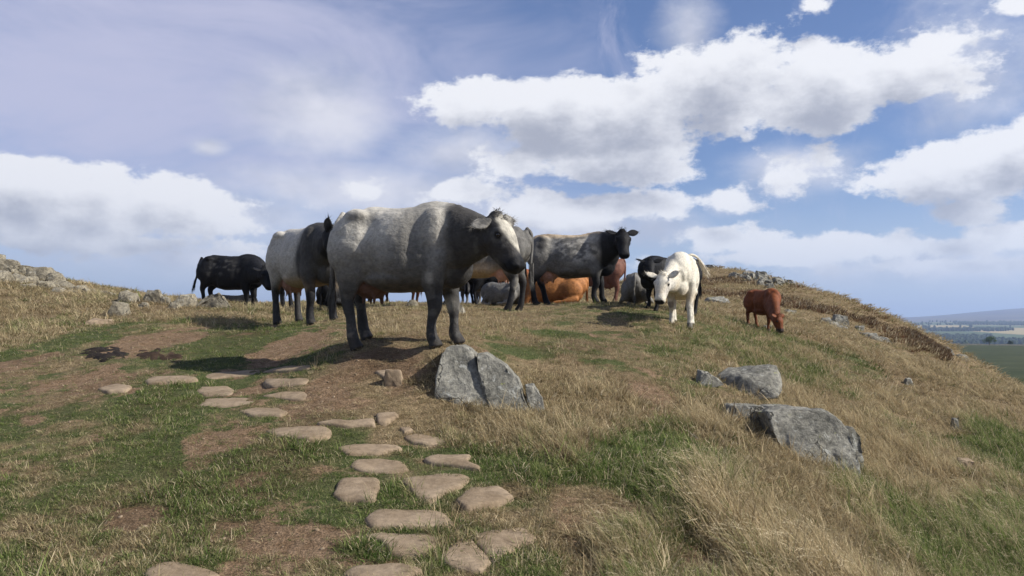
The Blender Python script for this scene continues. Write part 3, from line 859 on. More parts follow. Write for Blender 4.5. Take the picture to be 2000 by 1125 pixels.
def solid(c, leg=None, belly=None, muz=BLACK):
    def f(k):
        k.c[:] = c
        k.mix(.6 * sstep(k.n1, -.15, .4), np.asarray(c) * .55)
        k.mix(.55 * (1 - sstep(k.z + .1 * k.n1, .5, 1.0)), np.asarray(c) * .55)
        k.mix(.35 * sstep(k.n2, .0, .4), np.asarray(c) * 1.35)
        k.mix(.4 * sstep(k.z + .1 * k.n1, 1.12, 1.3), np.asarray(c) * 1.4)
        if leg is not None: k.mix(.8 * k.leg, leg)
        if belly is not None: k.mix(.8 * (1 - sstep(k.z, .45, .6)), belly)
        return k.finish(muz)
    return f
def coat_white(k):
    k.c[:] = WHITE
    k.mix(.25 * sstep(k.n1, 0, .5), CREAM * 1.3)
    k.mix(.5 * (1 - sstep(k.z, .08, .30)) * sstep(k.n2 + .35, .1, .5), MID * 1.4)
    k.mix(.5 * (1 - sstep(k.z, .45, .75)) * sstep(k.z, .3, .5), CREAM)
    for sd in (-1, 1): k.mix(.8 * k.blob((.50, .18 * sd, .36), (.07, .10, .07), .3, .2), col_(.16, .13, .11))
    k.mix(.55 * k.head * (1 - sstep(k.u, .02, .07)) * (1 - sstep(k.t, .38, .42)), col_(.42, .41, .40))
    k.mix(k.head * sstep(k.t, .36, .40) * .8, WHITE)
    s = sstep(k.t + .02 * k.n2, .47, .50) * k.head
    k.muzzle = s
    return k.finish(BLACK * 1.5)
def coat_grey(k):
    k.c[:] = MID * 1.5
    k.mix(.6 * sstep(k.n1, -.1, .4), MID * .7)
    k.mix(.6 * k.leg, LIGHT)
    return k.finish(BLACK)
def coat_darkgrey(k):
    k.c[:] = DARK * 1.6
    k.mix(.5 * sstep(k.n1, 0, .4), MID * .6)
    k.mix(.6 * (1 - sstep(k.z, .12, .3)), LIGHT * .8)
    k.mix(.8 * k.head * (1 - sstep(k.t, .3, .4)), DARK)
    return k.finish(BLACK)

def fur(body, parent, n, length, width, flowfn, cols, seed):
    me = body.data
    me.calc_loop_triangles()
    nt = len(me.loop_triangles); tri = np.empty(nt * 3, np.int32); me.loop_triangles.foreach_get('vertices', tri); tri = tri.reshape(-1, 3)
    co = np.empty(len(me.vertices) * 3, np.float32); me.vertices.foreach_get('co', co); co = co.reshape(-1, 3).astype(float)
    a, b, c = co[tri[:, 0]], co[tri[:, 1]], co[tri[:, 2]]
    cr = np.cross(b - a, c - a); ar = np.linalg.norm(cr, axis=1); r = np.random.default_rng(seed)
    pick = r.choice(nt, n, p=ar / ar.sum())
    w = r.dirichlet((1, 1, 1), n)
    p = a[pick] * w[:, :1] + b[pick] * w[:, 1:2] + c[pick] * w[:, 2:]
    nm = cr[pick] / (ar[pick, None] + 1e-12)
    f = flowfn(p) + r.normal(0, .30, (n, 3))
    f = f - nm * (f * nm).sum(1, keepdims=True); f /= np.linalg.norm(f, axis=1, keepdims=True) + 1e-9
    d = f * .97 + nm * r.uniform(.04, .24, (n, 1))
    s = np.cross(f, nm)
    L = (length(p) if callable(length) else length) * r.uniform(.5, 1.4, n)
    W = width * r.uniform(.6, 1.3, n)
    base = p - nm * .004
    V = np.stack([base - s * W[:, None] * .5, base + s * W[:, None] * .5, base + d * L[:, None]], 1).reshape(-1, 3)
    colr = cols[tri[pick, 0]] * np.exp(r.normal(0, .26, (n, 1)))
    Fc = np.arange(n * 3).reshape(-1, 3)
    o = mesh_obj('fur', V, Fc, M_COAT, parent, smooth=False); o['kind'] = 'stuff'
    set_col(o.data, 'coat', np.repeat(colr, 3, 0))
    return o

def evaluated(ob):
    dg = bpy.context.evaluated_depsgraph_get()
    return bpy.data.meshes.new_from_object(ob.evaluated_get(dg))

def make_cow(label, cat, at, heading, scale, coat, poll, nose, seed, name='cow', depth=1.0, girth=1.0, long=1.0, lying=False, udder=False, tail=None,
             stance=(0, 0, 0, 0), furn=0, tagged=False, near_ear=None, ear=(0, 0), group=None, sunk=0.0):
    u, v, Y = at
    wx = (u - 1000) / F * Y; wy = Y
    wz = gz(wx, wy) - sunk
    hd = math.radians(heading)
    fw = np.array([math.cos(hd), math.sin(hd), 0]); lf = np.array([-math.sin(hd), math.cos(hd), 0]); base = np.array([wx, wy, wz])
    toloc = lambda w: np.array([(w - base) @ fw, (w - base) @ lf, w[2] - base[2]]) / scale
    S = scale
    root = empty(name, tuple(base), hd)
    tag(root, label, cat, group)
    pl = toloc(px(*poll)); ns = toloc(px(*nose))
    h = ns - pl; h /= np.linalg.norm(h)
    l = np.cross((0, 0, 1), h); l /= np.linalg.norm(l); up = np.cross(h, l)
    HB = np.stack([h, l, up])                              # head frame
    hp = lambda t, la, u_: pl + h * t + l * la + up * u_
    drop = -.44 if lying else 0.0
    bm = bmesh.new()
    # trunk: x, low, high, half width
    T = [(-.80, .96, 1.24, .12), (-.755, .84, 1.31, .185), (-.60, .66, 1.335, .235), (-.36, .56, 1.305, .27), (-.06, .485, 1.28, .325), (.22, .48, 1.285, .315),
         (.42, .50, 1.325, .26), (.57, .53, 1.285, .23), (.70, .57, 1.18, .18), (.78, .64, 1.04, .12)]
    T = [(x * long, 1.3 - (1.3 - lo) * depth if depth != 1 else lo, hi, w * girth) for x, lo, hi, w in T]
    if lying: T = [(x, lo + drop, hi + drop, w * 1.08) for x, lo, hi, w in T]
    tube(bm, [(x, 0, .5 * (lo + hi)) for x, lo, hi, w in T], [(.5 * (hi - lo), w) for x, lo, hi, w in T], n=28, sub=4, expo=2.5, belly=.10)
    B = lambda c, r: ball(bm, (c[0] * long, c[1] * girth, c[2] + drop), r)
    for sd in (-1, 1):
        B((-.50, .17 * sd, 1.19), (.14, .10, .085))        # hip bones
        B((-.745, .10 * sd, 1.12), (.05, .05, .07))          # pin bones
        B((.46, .17 * sd, .95), (.20, .11, .30))            # shoulder
        B((-.54, .18 * sd, .92), (.25, .12, .32))           # thigh muscle
    B((.60, 0, .70), (.20, .14, .20)); B((-.04, 0, .62), (.42, .30 * girth, .15))
    B((-.80, 0, 1.20), (.05, .05, .06))
    # neck
    n0 = np.array([.40 * long, 0, .97 + drop]); n3 = hp(.10, 0, -.055)
    n1 = lerp(n0, n3, .34) + np.array([0, 0, .0]); n2 = lerp(n0, n3, .68) + np.array([0, 0, .0])
    tube(bm, [n0, n1, n2, n3], [(.36 * depth ** .5, .23), (.32 * depth ** .5, .19), (.235, .15), (.14, .11)], n=22, sub=5, expo=2.1)
    # head
    Hd = [(-.03, -.005, .09, .092), (.05, .0, .13, .118), (.14, -.012, .150, .134), (.23, -.022, .138, .116), (.32, -.030, .112, .098), (.40, -.034, .095, .092), (.465, -.034, .088, .098), (.50, -.032, .062, .078)]
    tube(bm, [hp(t, 0, o) for t, o, a, w in Hd], [(a, w) for t, o, a, w in Hd], lat=l, n=20, sub=4, expo=2.3, cap=.3)
    tube(bm, [hp(.08, 0, -.11), hp(.20, 0, -.125), hp(.33, 0, -.115), hp(.44, 0, -.105)], [(.08, .085), (.06, .08), (.045, .06), (.034, .055)], lat=l, n=12, sub=3)
    ball(bm, hp(-.015, 0, .075), (.07, .07, .06))
    for sd in (-1, 1):
        ball(bm, hp(.155, .102 * sd, .062), (.044, .044, .044)); ball(bm, hp(.485, .052 * sd, .005), (.032, .032, .03)); ball(bm, hp(.14, .085 * sd, -.07), (.07, .05, .07))
    # legs with their feet on the ground
    feet = {}
    k = 0
    if not lying:
        belly = 1.3 - (1.3 - .5) * depth
        for fr in (True, False):
            for sd in (1, -1):
                dx = stance[k]; k += 1
                fx = ((.48 if fr else -.585) * long + dx); fy = .16 * sd * girth
                w = base + fw * fx * S + lf * fy * S
                fz = (gz(w[0], w[1]) - base[2]) / S - .006
                g = lambda x, y, z, a=1.0: (x, y, z + fz * a)
                if fr:
                    pts = [(.50 * long, .17 * sd * girth, 1.0), (.46 * long, .19 * sd * girth, .80), (.45 * long + dx * .1, .18 * sd * girth, max(.60, belly)), g(.465 * long + dx * .3, (fy + .17 * sd * girth) * .5, .48, .5), g(.485 * long + dx * .5, fy, .36, .7), g(fx - .01, fy, .24, .9), g(fx - .01, fy, .115), g(fx + .02, fy, .05), g(fx + .035, fy, .012)]
                    rad = [(.18, .08), (.16, .09), (.125, .085), (.084, .068), (.068, .060), (.048, .043), (.055, .050), (.060, .055), (.072, .062)]
                else:
                    pts = [(-.55 * long, .16 * sd * girth, 1.04), (-.575 * long, .19 * sd * girth, .86), (-.57 * long + dx * .1, .185 * sd * girth, max(.70, belly)), g(-.615 * long + dx * .3, .175 * sd * girth, .565, .5), g(-.665 * long + dx * .6, fy, .45, .7), g(-.645 * long + dx * .9, fy, .30, .9), g(fx - .03, fy, .12), g(fx, fy, .05), g(fx + .02, fy, .012)]
                    rad = [(.25, .12), (.245, .125), (.18, .10), (.112, .07), (.072, .050), (.051, .043), (.056, .050), (.061, .055), (.072, .062)]
                tube(bm, pts, rad, n=16, sub=4, expo=2.1, cap=.25)
    else:
        for sd in (-1, 1):
            ball(bm, (-.44 * long, .27 * sd * girth, .36), (.34, .15, .30))
            tube(bm, [(-.62, .34 * sd, .16), (-.35, .42 * sd, .10), (-.05, .44 * sd, .06)], [(.09, .08), (.06, .055), (.05, .05)], n=12)
            tube(bm, [(.46, .22 * sd, .36), (.66, .24 * sd, .12), (.60, .25 * sd, .06), (.34, .27 * sd, .05)], [(.13, .09), (.075, .07), (.06, .05), (.045, .045)], n=12)
    if udder:
        ball(bm, (-.43 * long, 0, .535), (.18, .15, .12))
        for sx in (-.05, .07):
            for sd in (-1, 1): tube(bm, [(-.42 * long + sx, .07 * sd, .45), (-.42 * long + sx, .075 * sd, .375)], [(.022, .022), (.014, .014)], n=10, sub=2)
    for vv in bm.verts: vv.co *= S
    bmesh.ops.recalc_face_normals(bm, faces=bm.faces)
    tmp = bm_obj('body', bm)
    vox = max(.0105, .00115 * Y)
    md = tmp.modifiers.new('r', 'REMESH'); md.mode = 'VOXEL'; md.voxel_size = vox; md.use_smooth_shade = True
    md = tmp.modifiers.new('s', 'SMOOTH'); md.factor = .5; md.iterations = 11 if vox < .016 else 5
    me = evaluated(tmp)
    old = tmp.data; bpy.data.objects.remove(tmp); bpy.data.meshes.remove(old)
    # ears and tail are too thin for the remesher: they are added to the same skin
    bm = bmesh.new(); bm.from_mesh(me); bpy.data.meshes.remove(me)
    nb = len(bm.verts)
    bm.normal_update()
    co = np.array([q.co[:] for q in bm.verts]) / S; no = np.array([q.normal[:] for q in bm.verts])
    off = np.zeros(len(co))
    for (c, r3, a) in (((-.30, .26, 1.10), (.13, .16, .13), -.028), ((.25, .28, .84), (.06, .22, .28), -.028), ((-.27, .26, .70), (.07, .22, .20), -.030),
                       ((.60, .16, 1.0), (.05, .2, .22), -.022), ((-.70, .16, .95), (.05, .12, .2), -.015), ((-.60, 0, 1.30), (.12, .07, .08), .012)):
        c2 = np.array([c[0] * long, c[1] * girth, c[2] + drop])
        q = (np.stack([co[:, 0], np.abs(co[:, 1]), co[:, 2]], 1) - c2) / np.array(r3)
        off += a * np.exp(-(q * q).sum(1))
    off += .010 * fbm(co * 4.5 + seed, 3, seed + 11) + .004 * fbm(co * 14 + seed, 2, seed + 13) * sstep(co[:, 2], .3, .6)
    ns_ = sstep((co[:, 0] / long), .55, .68) * sstep(((co - pl) @ h) * -1, -.02, .1)
    if seed == 3: off += .0035 * np.sin(co[:, 0] * 80 + 3 * co[:, 2] + 5 * fbm(co * 4, 2, 5)) * ns_ * sstep(fbm(co * 5, 2, 15), -.3, .3)
    co = (co + no * off[:, None]) * S
    for q, c2 in zip(bm.verts, co): q.co = c2
    ears = []
    for i, sd in enumerate((1, -1)):
        b0 = hp(.015, .085 * sd, .045); tip = b0 + l * sd * .205 + up * (.015 + ear[i]) - h * (.03)
        if near_ear and sd < 0: tip = b0 + l * near_ear[0] + up * near_ear[1] + h * near_ear[2]
        ax = tip - b0; fl = np.cross(ax, h); fl /= np.linalg.norm(fl)
        pts = [lerp(b0, tip, t) + fl * 0 for t in (0, .2, .45, .7, .9, 1.0)]
        rr = [(.022, .026), (.020, .046), (.016, .068), (.013, .062), (.010, .036), (.006, .012)]
        tube(bm, [p * S for p in pts], [(a * S, w * S) for a, w in rr], lat=h + fl * .25, n=14, sub=3, cap=.2)
        ears.append((b0, tip))
    ne = len(bm.verts)
    if tail is None:
        tz = drop
        tp = [(-.80 * long, 0, 1.25 + tz), (-.87 * long, 0, 1.16 + tz), (-.885 * long, .01, .95 + tz), (-.87 * long, .02, .72 + max(tz, -.3)), (-.87 * long, .02, .55 + max(tz, -.35))]
    else: tp = [toloc(px(*q)) if q[0] > 50 else np.array(q) * np.array([long, 1, 1]) for q in tail]
    tube(bm, [np.array(p) * S for p in tp], [(r * S, r * S) for r in np.linspace(.034, .018, len(tp))], lat=(0, 1, .02), n=10, sub=4)
    me = bpy.data.meshes.new('body'); bm.to_mesh(me); bm.free()
    me.polygons.foreach_set('use_smooth', [True] * len(me.polygons)); me.materials.append(M_COAT)
    body = link(bpy.data.objects.new('body', me), root)
    co = np.empty(len(me.vertices) * 3, np.float32); me.vertices.foreach_get('co', co); co = co.reshape(-1, 3).astype(float)
    Pn = co / S
    H = (Pn - pl) @ HB.T
    Pc = Pn.copy(); Pc[:, 0] /= long
    if lying: Pc[:, 2] += .44
    ev = np.zeros(len(Pn)); ev[nb:ne] = 1.0
    cols = coat(Coat(Pc, H, ev, seed))
    if lying: pass
    set_col(me, 'coat', cols)
    for sd in (1, -1):
        bm = bmesh.new(); ball(bm, hp(.18, .121 * sd, .042) * S, (.021 * S, .021 * S, .021 * S), 12)
        bm_obj('eye', bm, M_EYE, body)
    # fur: short hairs over the skin, brush of the tail
    flow = lambda p: np.tile(np.array([-.75, 0, -.6]), (len(p), 1))
    def hair_len(p):
        q = (p / S - pl) @ HB.T
        hd_ = sstep(q[:, 0], -.06, .05) * (1 - sstep(np.hypot(q[:, 1], q[:, 2] + .03), .22, .3))
        leg_ = 1 - sstep(p[:, 2] / S, .35, .6)
        return (.026 - .012 * np.maximum(hd_, leg_)) * S * (1 - .9 * hd_ * sstep(q[:, 0], .32, .40))
    if furn: fur(body, root, furn, hair_len, .0048, flow, cols, seed)
    r = np.random.default_rng(seed + 900)
    a0, a1 = np.array(tp[-2], float), np.array(tp[-1], float); dr = a1 - a0; dr /= np.linalg.norm(dr)
    n = 260 if Y < 14 else 90
    V = []
    cl = cols[len(cols) - 3]
    for i in range(n):
        s = lerp(a0, a1, r.uniform(0, 1.0)) + r.normal(0, .012, 3)
        e = s + dr * r.uniform(.12, .30) + r.normal(0, .022, 3) + np.array([0, 0, -.05])
        q = r.normal(0, 1, 3); q -= dr * (q @ dr); q *= .005 / np.linalg.norm(q)
        V += [(s - q) * S, (s + q) * S, e * S]
    o = mesh_obj('tail_tuft', V, np.arange(len(V)).reshape(-1, 3), M_COAT, root, smooth=False)
    set_col(o.data, 'coat', np.clip(np.repeat(cl[None] * r.uniform(.7, 1.4, (n, 1)), 3, 0), 0, .9))
    if furn:                                                # fringe of the ears and the poll
        V = []; Cc = []
        for (b0, tip) in ears:
            for i in range(110):
                t = r.uniform(.1, 1); s = lerp(b0, tip, t) + h * r.uniform(-.05, .05) * math.sin(math.pi * min(t, .9))
                e = s + (tip - b0) * r.uniform(.12, .30) + r.normal(0, .022, 3) + h * r.uniform(-.03, .05)
                q = r.normal(0, 1, 3); q *= .0035 / np.linalg.norm(q)
                V += [(s - q) * S, (s + q) * S, e * S]; Cc.append(1.0)
        for i in range(120):
            s = hp(r.uniform(-.07, .06), r.normal(0, .04), .115 + r.uniform(-.02, .01)); e = s + up * r.uniform(.01, .06) + h * r.uniform(-.03, .06) + l * r.normal(0, .02)
            q = r.normal(0, 1, 3); q *= .004 / np.linalg.norm(q)
            V += [(s - q) * S, (s + q) * S, e * S]; Cc.append(1.0)
        i0 = np.argmin(np.linalg.norm(H - np.array([.0, 0, .11]), axis=1))
        o = mesh_obj('head_hair', V, np.arange(len(V)).reshape(-1, 3), M_COAT, root, smooth=False); o['kind'] = 'stuff'
        set_col(o.data, 'coat', np.clip(np.repeat(np.tile(cols[i0], (len(Cc), 1)) * r.uniform(.7, 1.6, (len(Cc), 1)), 3, 0), 0, .9))
    if tagged:
        b0, tip = ears[0]; c = lerp(b0, tip, .42) - up * .035 + h * .02
        bm = bmesh.new(); bmesh.ops.create_cube(bm, size=1.0, matrix=Matrix.Translation(Vector(c * S)) @ Matrix(np.stack([h, l, up]).T.tolist()).to_4x4() @ Matrix.Diagonal((.008, .045, .055, 1)))
        bmesh.ops.bevel(bm, geom=list(bm.edges), offset=.003, segments=2, affect='EDGES')
        bm_obj('ear_tag', bm, M_TAG, body)
    return root

make_cow('big pale grey cow with dark neck and yellow ear tag above the split rock', 'cow', (790, 670, 7.6), -20, 1.0, coat_main,
         (960, 437, 7.12), (1014, 518, 6.98), 3, udder=True, furn=60000, tagged=True, long=.84, stance=(.05, -.03, -.02, .06), ear=(.03, -.06),
         tail=[(-.80, 0, 1.25), (-.855, -.06, 1.12), (-.865, -.10, .88), (-.86, -.11, .64), (-.86, -.11, .5)], near_ear=(-.12, -.13, -.03))
make_cow('grey rumped cow with black shoulders standing behind the big pale grey cow', 'cow', (598, 634, 11.0), -50, 1.02, coat_second,
         (644, 458, 10.2), (684, 510, 10.0), 5, udder=True, furn=18000, long=.95, ear=(.02, .10), near_ear=(-.05, .17, -.06))
make_cow('black cow standing behind the skyline stones with its head lowered', 'cow', (452, 608, 18.0), -12, .95, coat_black,
         (512, 530, 17.4), (532, 566, 17.2), 7, furn=2500, tail=[(-.80, 0, 1.25), (-.87, .0, 1.1), (-.93, 0, .8), (-1.0, 0, .6)])
make_cow('grey cow showing rump and black hind legs beside the pale cow face', 'cow', (935, 600, 13.0), 166, 1.0, coat_rump,
         (842, 472, 13.4), (815, 515, 13.6), 9, udder=True, furn=3000, stance=(0, 0, .06, -.05))
make_cow('mottled grey cow with black head facing us and pink udder', 'cow', (1117, 594, 14.6), -12, .98, coat_roan,
         (1214, 459, 13.9), (1222, 504, 13.55), 11, udder=True, furn=16000, stance=(.06, -.05, .1, -.05), long=1.02, ear=(0, .02))
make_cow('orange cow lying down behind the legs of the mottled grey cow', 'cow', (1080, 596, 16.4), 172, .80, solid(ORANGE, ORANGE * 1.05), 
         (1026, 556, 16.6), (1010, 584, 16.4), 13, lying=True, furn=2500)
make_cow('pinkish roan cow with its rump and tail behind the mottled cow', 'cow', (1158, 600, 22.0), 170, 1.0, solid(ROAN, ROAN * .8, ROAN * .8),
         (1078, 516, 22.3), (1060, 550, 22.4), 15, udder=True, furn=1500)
make_cow('grey calf lying beside the black calf', 'cow', (1244, 600, 14.0), 78, .62, coat_grey, (1238, 556, 15.0), (1232, 575, 15.3), 17, name='calf', lying=True, furn=1500)
make_cow('black calf looking out from behind the white calf', 'cow', (1308, 608, 13.0), -156, .68, coat_jet, (1268, 514, 12.5), (1272, 543, 12.2), 19, name='calf', depth=.86, furn=2000, ear=(.02, .04))
make_cow('white calf walking forward with lowered head', 'cow', (1331, 630, 11.3), -104, .77, coat_white, (1297, 543, 10.5), (1285, 595, 10.27), 21, name='calf', depth=.86, furn=14000,
         stance=(.10, -.14, -.10, .12), tail=[(-.80, 0, 1.25), (1348, 498, 11.85), (1362, 503, 11.9), (1372, 518, 11.9)], ear=(.07, .07))
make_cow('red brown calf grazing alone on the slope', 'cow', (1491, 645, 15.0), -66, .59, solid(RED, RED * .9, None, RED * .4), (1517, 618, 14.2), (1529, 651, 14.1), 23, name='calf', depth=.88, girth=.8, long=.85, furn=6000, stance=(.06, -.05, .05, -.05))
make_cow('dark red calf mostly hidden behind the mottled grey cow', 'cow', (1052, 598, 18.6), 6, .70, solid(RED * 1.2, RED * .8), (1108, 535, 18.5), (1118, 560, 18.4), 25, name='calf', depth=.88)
make_cow('dark grey calf with pale shins under the neck of the pale cow', 'cow', (934, 595, 17.0), -150, .66, coat_darkgrey, (915, 548, 16.4), (911, 573, 16.2), 27, name='calf', depth=.86)
make_cow('black calf looking right behind the black hind legs of the grey cow', 'cow', (962, 595, 15.6), 20, .60, coat_jet, (984, 548, 15.4), (993, 566, 15.3), 29, name='calf', depth=.86)
make_cow('pale grey calf lying behind the hind legs of the grey cow', 'cow', (980, 595, 14.6), 150, .50, coat_grey, (962, 572, 15.1), (956, 584, 15.0), 31, name='calf', lying=True)
make_cow('black calf with white shins behind the chest of the pale cow', 'cow', (900, 595, 18.5), 200, .66, coat_darkgrey, (878, 552, 18.6), (872, 574, 18.5), 33, name='calf', depth=.86)
make_cow('black cow seen by its legs beneath the belly of the pale cow', 'cow', (733, 595, 20.5), 100, .95, coat_jet, (725, 520, 21.6), (722, 545, 22.0), 35)
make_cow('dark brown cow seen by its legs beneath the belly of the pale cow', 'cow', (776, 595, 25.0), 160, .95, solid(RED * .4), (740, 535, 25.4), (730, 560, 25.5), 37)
make_cow('black calf lying between the pale cow and the black shouldered cow', 'cow', (668, 600, 13.6), 60, .58, coat_jet, (678, 560, 14.5), (684, 575, 14.7), 39, name='calf', lying=True)
make_cow('black cow hidden but for its legs behind the black shouldered cow', 'cow', (607, 600, 17.4), 48, .95, coat_jet, (650, 510, 18.3), (664, 540, 18.6), 41)
make_cow('black cow lying down beyond the skyline stones', 'cow', (456, 600, 23.5), 10, .8, coat_jet, (490, 580, 23.6), (500, 592, 23.6), 43, lying=True, sunk=.35)

# ------------------------------------------------------------------ grass: clumps scattered over the sheet
def mat_grass(name, trans=.35):
    m, b, out = new_mat(name)
    ic = attr(b, 'gcol', 'INSTANCER').outputs['Color']
    bl = attr(b, 'blade')                       # r: random per blade, g: along the blade
    r, t, k = b.sep(bl.outputs['Vector'])
    col = b.mix(1.0, ic, b.mix(r, (.55, .6, .5, 1), (1.45, 1.38, 1.3, 1)), 'MULTIPLY')
    straw = (.46, .39, .24, 1)
    col = b.mix(b.math('MULTIPLY', b.ramp(t, .55, 1.0), .35), col, straw)
    dead = b.ramp(k, .80, .86)
    col = b.mix(dead, col, b.mix(r, (.34, .26, .15, 1), (.62, .53, .36, 1)))
    df = b.new('ShaderNodeBsdfDiffuse'); tr = b.new('ShaderNodeBsdfTranslucent'); mx = b.new('ShaderNodeMixShader')
    b.put(df.inputs[0], col); b.put(tr.inputs[0], col); mx.inputs[0].default_value = trans
    b.t.links.new(df.outputs[0], mx.inputs[1]); b.t.links.new(tr.outputs[0], mx.inputs[2])
    b.t.links.new(mx.outputs[0], out.inputs[0])
    return m
M_GRASS = mat_grass('grass_blades')

def clump_mesh(name, n, spread, length, width, lean, bend, seed, wind=None, seg=3, heads=0.0, flat=0.0):
    """n curved blades; sizes in units of the clump height"""
    r = np.random.default_rng(seed)
    V, Fc, A = [], [], []
    for i in range(n):
        a = r.uniform(0, 2 * math.pi); rad = spread * math.sqrt(r.uniform(0, 1))
        base = np.array([rad * math.cos(a), rad * math.sin(a), -.06])
        L = length * r.uniform(.45, 1.1) * (1 - .35 * rad / max(spread, 1e-3))
        if wind is None:
            d = a + r.normal(0, .9)
        else:
            d = wind + r.normal(0, .75)
        dirv = np.array([math.cos(d), math.sin(d), 0])
        tilt = lean * r.uniform(.3, 1.5) + flat * r.uniform(.6, 1.0)
        curl = bend * r.uniform(.3, 1.5)
        w = width * r.uniform(.7, 1.3)
        side = np.array([-math.sin(d), math.cos(d), 0]) * .9 + r.normal(0, .35, 3); side /= np.linalg.norm(side)
        p = base.copy(); th = tilt; st = len(V); q = r.uniform(); kk = r.uniform()
        for s in range(seg + 1):
            t = s / seg
            ww = w * (1 - .92 * t ** 1.6)
            if s < seg:
                V.append(p - side * ww); V.append(p + side * ww); A += [(q, t, kk)] * 2
            else:
                V.append(p.copy()); A.append((q, t, kk))
            stp = L / seg
            p = p + stp * (dirv * math.sin(th) + np.array([0, 0, math.cos(th)]))
            th = min(th + curl / seg, 2.3)
        for s in range(seg - 1):
            Fc.append((st + 2 * s, st + 2 * s + 1, st + 2 * s + 3, st + 2 * s + 2))
        Fc.append((st + 2 * seg - 2, st + 2 * seg - 1, st + 2 * seg))
        if r.uniform() < heads:                      # seed head: a few splayed husks at the tip
            tip = V[-1]; tdir = dirv * math.sin(th) + np.array([0, 0, math.cos(th)])
            for k in range(4):
                b0 = tip - tdir * L * (.05 + .045 * k); o = r.normal(0, 1, 3); o /= np.linalg.norm(o)
                m0 = len(V)
                V += [b0 - side * width * .6, b0 + side * width * .6, b0 + tdir * L * .05 + o * L * .025]
                A += [(q, 1.0, .95)] * 3; Fc.append((m0, m0 + 1, m0 + 2))
    me = bpy.data.meshes.new(name)
    me.from_pydata([tuple(v) for v in V], [], Fc)
    a = me.attributes.new('blade', 'FLOAT_VECTOR', 'POINT'); a.data.foreach_set('vector', np.array(A, np.float32).ravel())
    me.materials.append(M_GRASS)
    return me

def scatter(name, label_note, meshes, P, rot, scl, col):
    """one object that carries every clump of a kind as an instance"""
    n = len(P)
    me = bpy.data.meshes.new(name)
    me.vertices.add(n); me.vertices.foreach_set('co', P.astype(np.float32).ravel())
    def at(nm, typ, key, arr):
        a = me.attributes.new(nm, typ, 'POINT'); a.data.foreach_set(key, np.ascontiguousarray(arr).ravel())
    at('rot', 'FLOAT_VECTOR', 'vector', rot.astype(np.float32)); at('scl', 'FLOAT_VECTOR', 'vector', scl.astype(np.float32))
    at('tint', 'FLOAT_COLOR', 'color', np.concatenate([col, np.ones((n, 1))], 1).astype(np.float32))
    at('pick', 'INT', 'value', rng.integers(0, len(meshes), n).astype(np.int32))
    o = link(bpy.data.objects.new(name, me)); o['kind'] = 'stuff'
    coll = bpy.data.collections.new(name + '_clumps')
    for m in meshes: coll.objects.link(bpy.data.objects.new(m.name, m))
    t = bpy.data.node_groups.new(name + '_scatter', 'GeometryNodeTree')
    t.interface.new_socket('Geometry', in_out='INPUT', socket_type='NodeSocketGeometry')
    t.interface.new_socket('Geometry', in_out='OUTPUT', socket_type='NodeSocketGeometry')
    N = t.nodes.new; L = t.links.new
    gi, go = N('NodeGroupInput'), N('NodeGroupOutput')
    m2p = N('GeometryNodeMeshToPoints'); iop = N('GeometryNodeInstanceOnPoints'); ci = N('GeometryNodeCollectionInfo')
    ci.inputs['Collection'].default_value = coll; ci.inputs['Separate Children'].default_value = True
    def named(nm, typ):
        k = N('GeometryNodeInputNamedAttribute'); k.data_type = typ; k.inputs['Name'].default_value = nm; return k.outputs[0]
    L(gi.outputs[0], m2p.inputs['Mesh']); L(m2p.outputs[0], iop.inputs['Points']); L(ci.outputs[0], iop.inputs['Instance'])
    iop.inputs['Pick Instance'].default_value = True
    L(named('pick', 'INT'), iop.inputs['Instance Index'])
    e2r = N('FunctionNodeEulerToRotation'); L(named('rot', 'FLOAT_VECTOR'), e2r.inputs[0]); L(e2r.outputs[0], iop.inputs['Rotation'])
    L(named('scl', 'FLOAT_VECTOR'), iop.inputs['Scale'])
    st = N('GeometryNodeStoreNamedAttribute'); st.data_type = 'FLOAT_COLOR'; st.domain = 'INSTANCE'; st.inputs['Name'].default_value = 'gcol'
    L(iop.outputs[0], st.inputs['Geometry']); L(named('tint', 'FLOAT_COLOR'), st.inputs['Value'])
    L(st.outputs[0], go.inputs[0])
    md = o.modifiers.new('scatter', 'NODES'); md.node_group = t
    return o

def in_poly(P, poly):
    x, y = P[:, 0], P[:, 1]; c = np.zeros(len(P), bool); j = len(poly) - 1
    for i in range(len(poly)):
        xi, yi = poly[i]; xj, yj = poly[j]
        c ^= ((yi > y) != (yj > y)) & (x < (xj - xi) * (y - yi) / (yj - yi + 1e-12) + xi); j = i
    return c

def candidates(n, y0, y1, power):
    """points over the part of the hill that the place shows, thinner with distance"""
    k = 1 - power
    t = rng.uniform(size=n)
    Y = (y0 ** k + t * (y1 ** k - y0 ** k)) ** (1 / k)
    X = rng.uniform(-.80, .84, n) * Y + rng.uniform(-.4, .4, n)
    return np.stack([X, Y], 1)

def clear_of_rocks(P):
    keep = np.ones(len(P), bool)
    for poly in STONES:
        c = poly.mean(0); r = np.abs(poly - c).max()
        near = np.where(np.abs(P - c).max(1) < r * 1.1)[0]
        if len(near): keep[near[in_poly(P[near], c + (poly - c) * .80)]] = False
    for (x, y, rx, ry) in BOULDERS:
        keep &= (((P[:, 0] - x) / (rx * .8)) ** 2 + ((P[:, 1] - y) / (ry * .8)) ** 2) > 1
    return keep

GREEN1, GREEN2 = np.array([.075, .125, .032]), np.array([.185, .22, .08])
DRY1, DRY2 = np.array([.20, .15, .088]), np.array([.47, .395, .255])

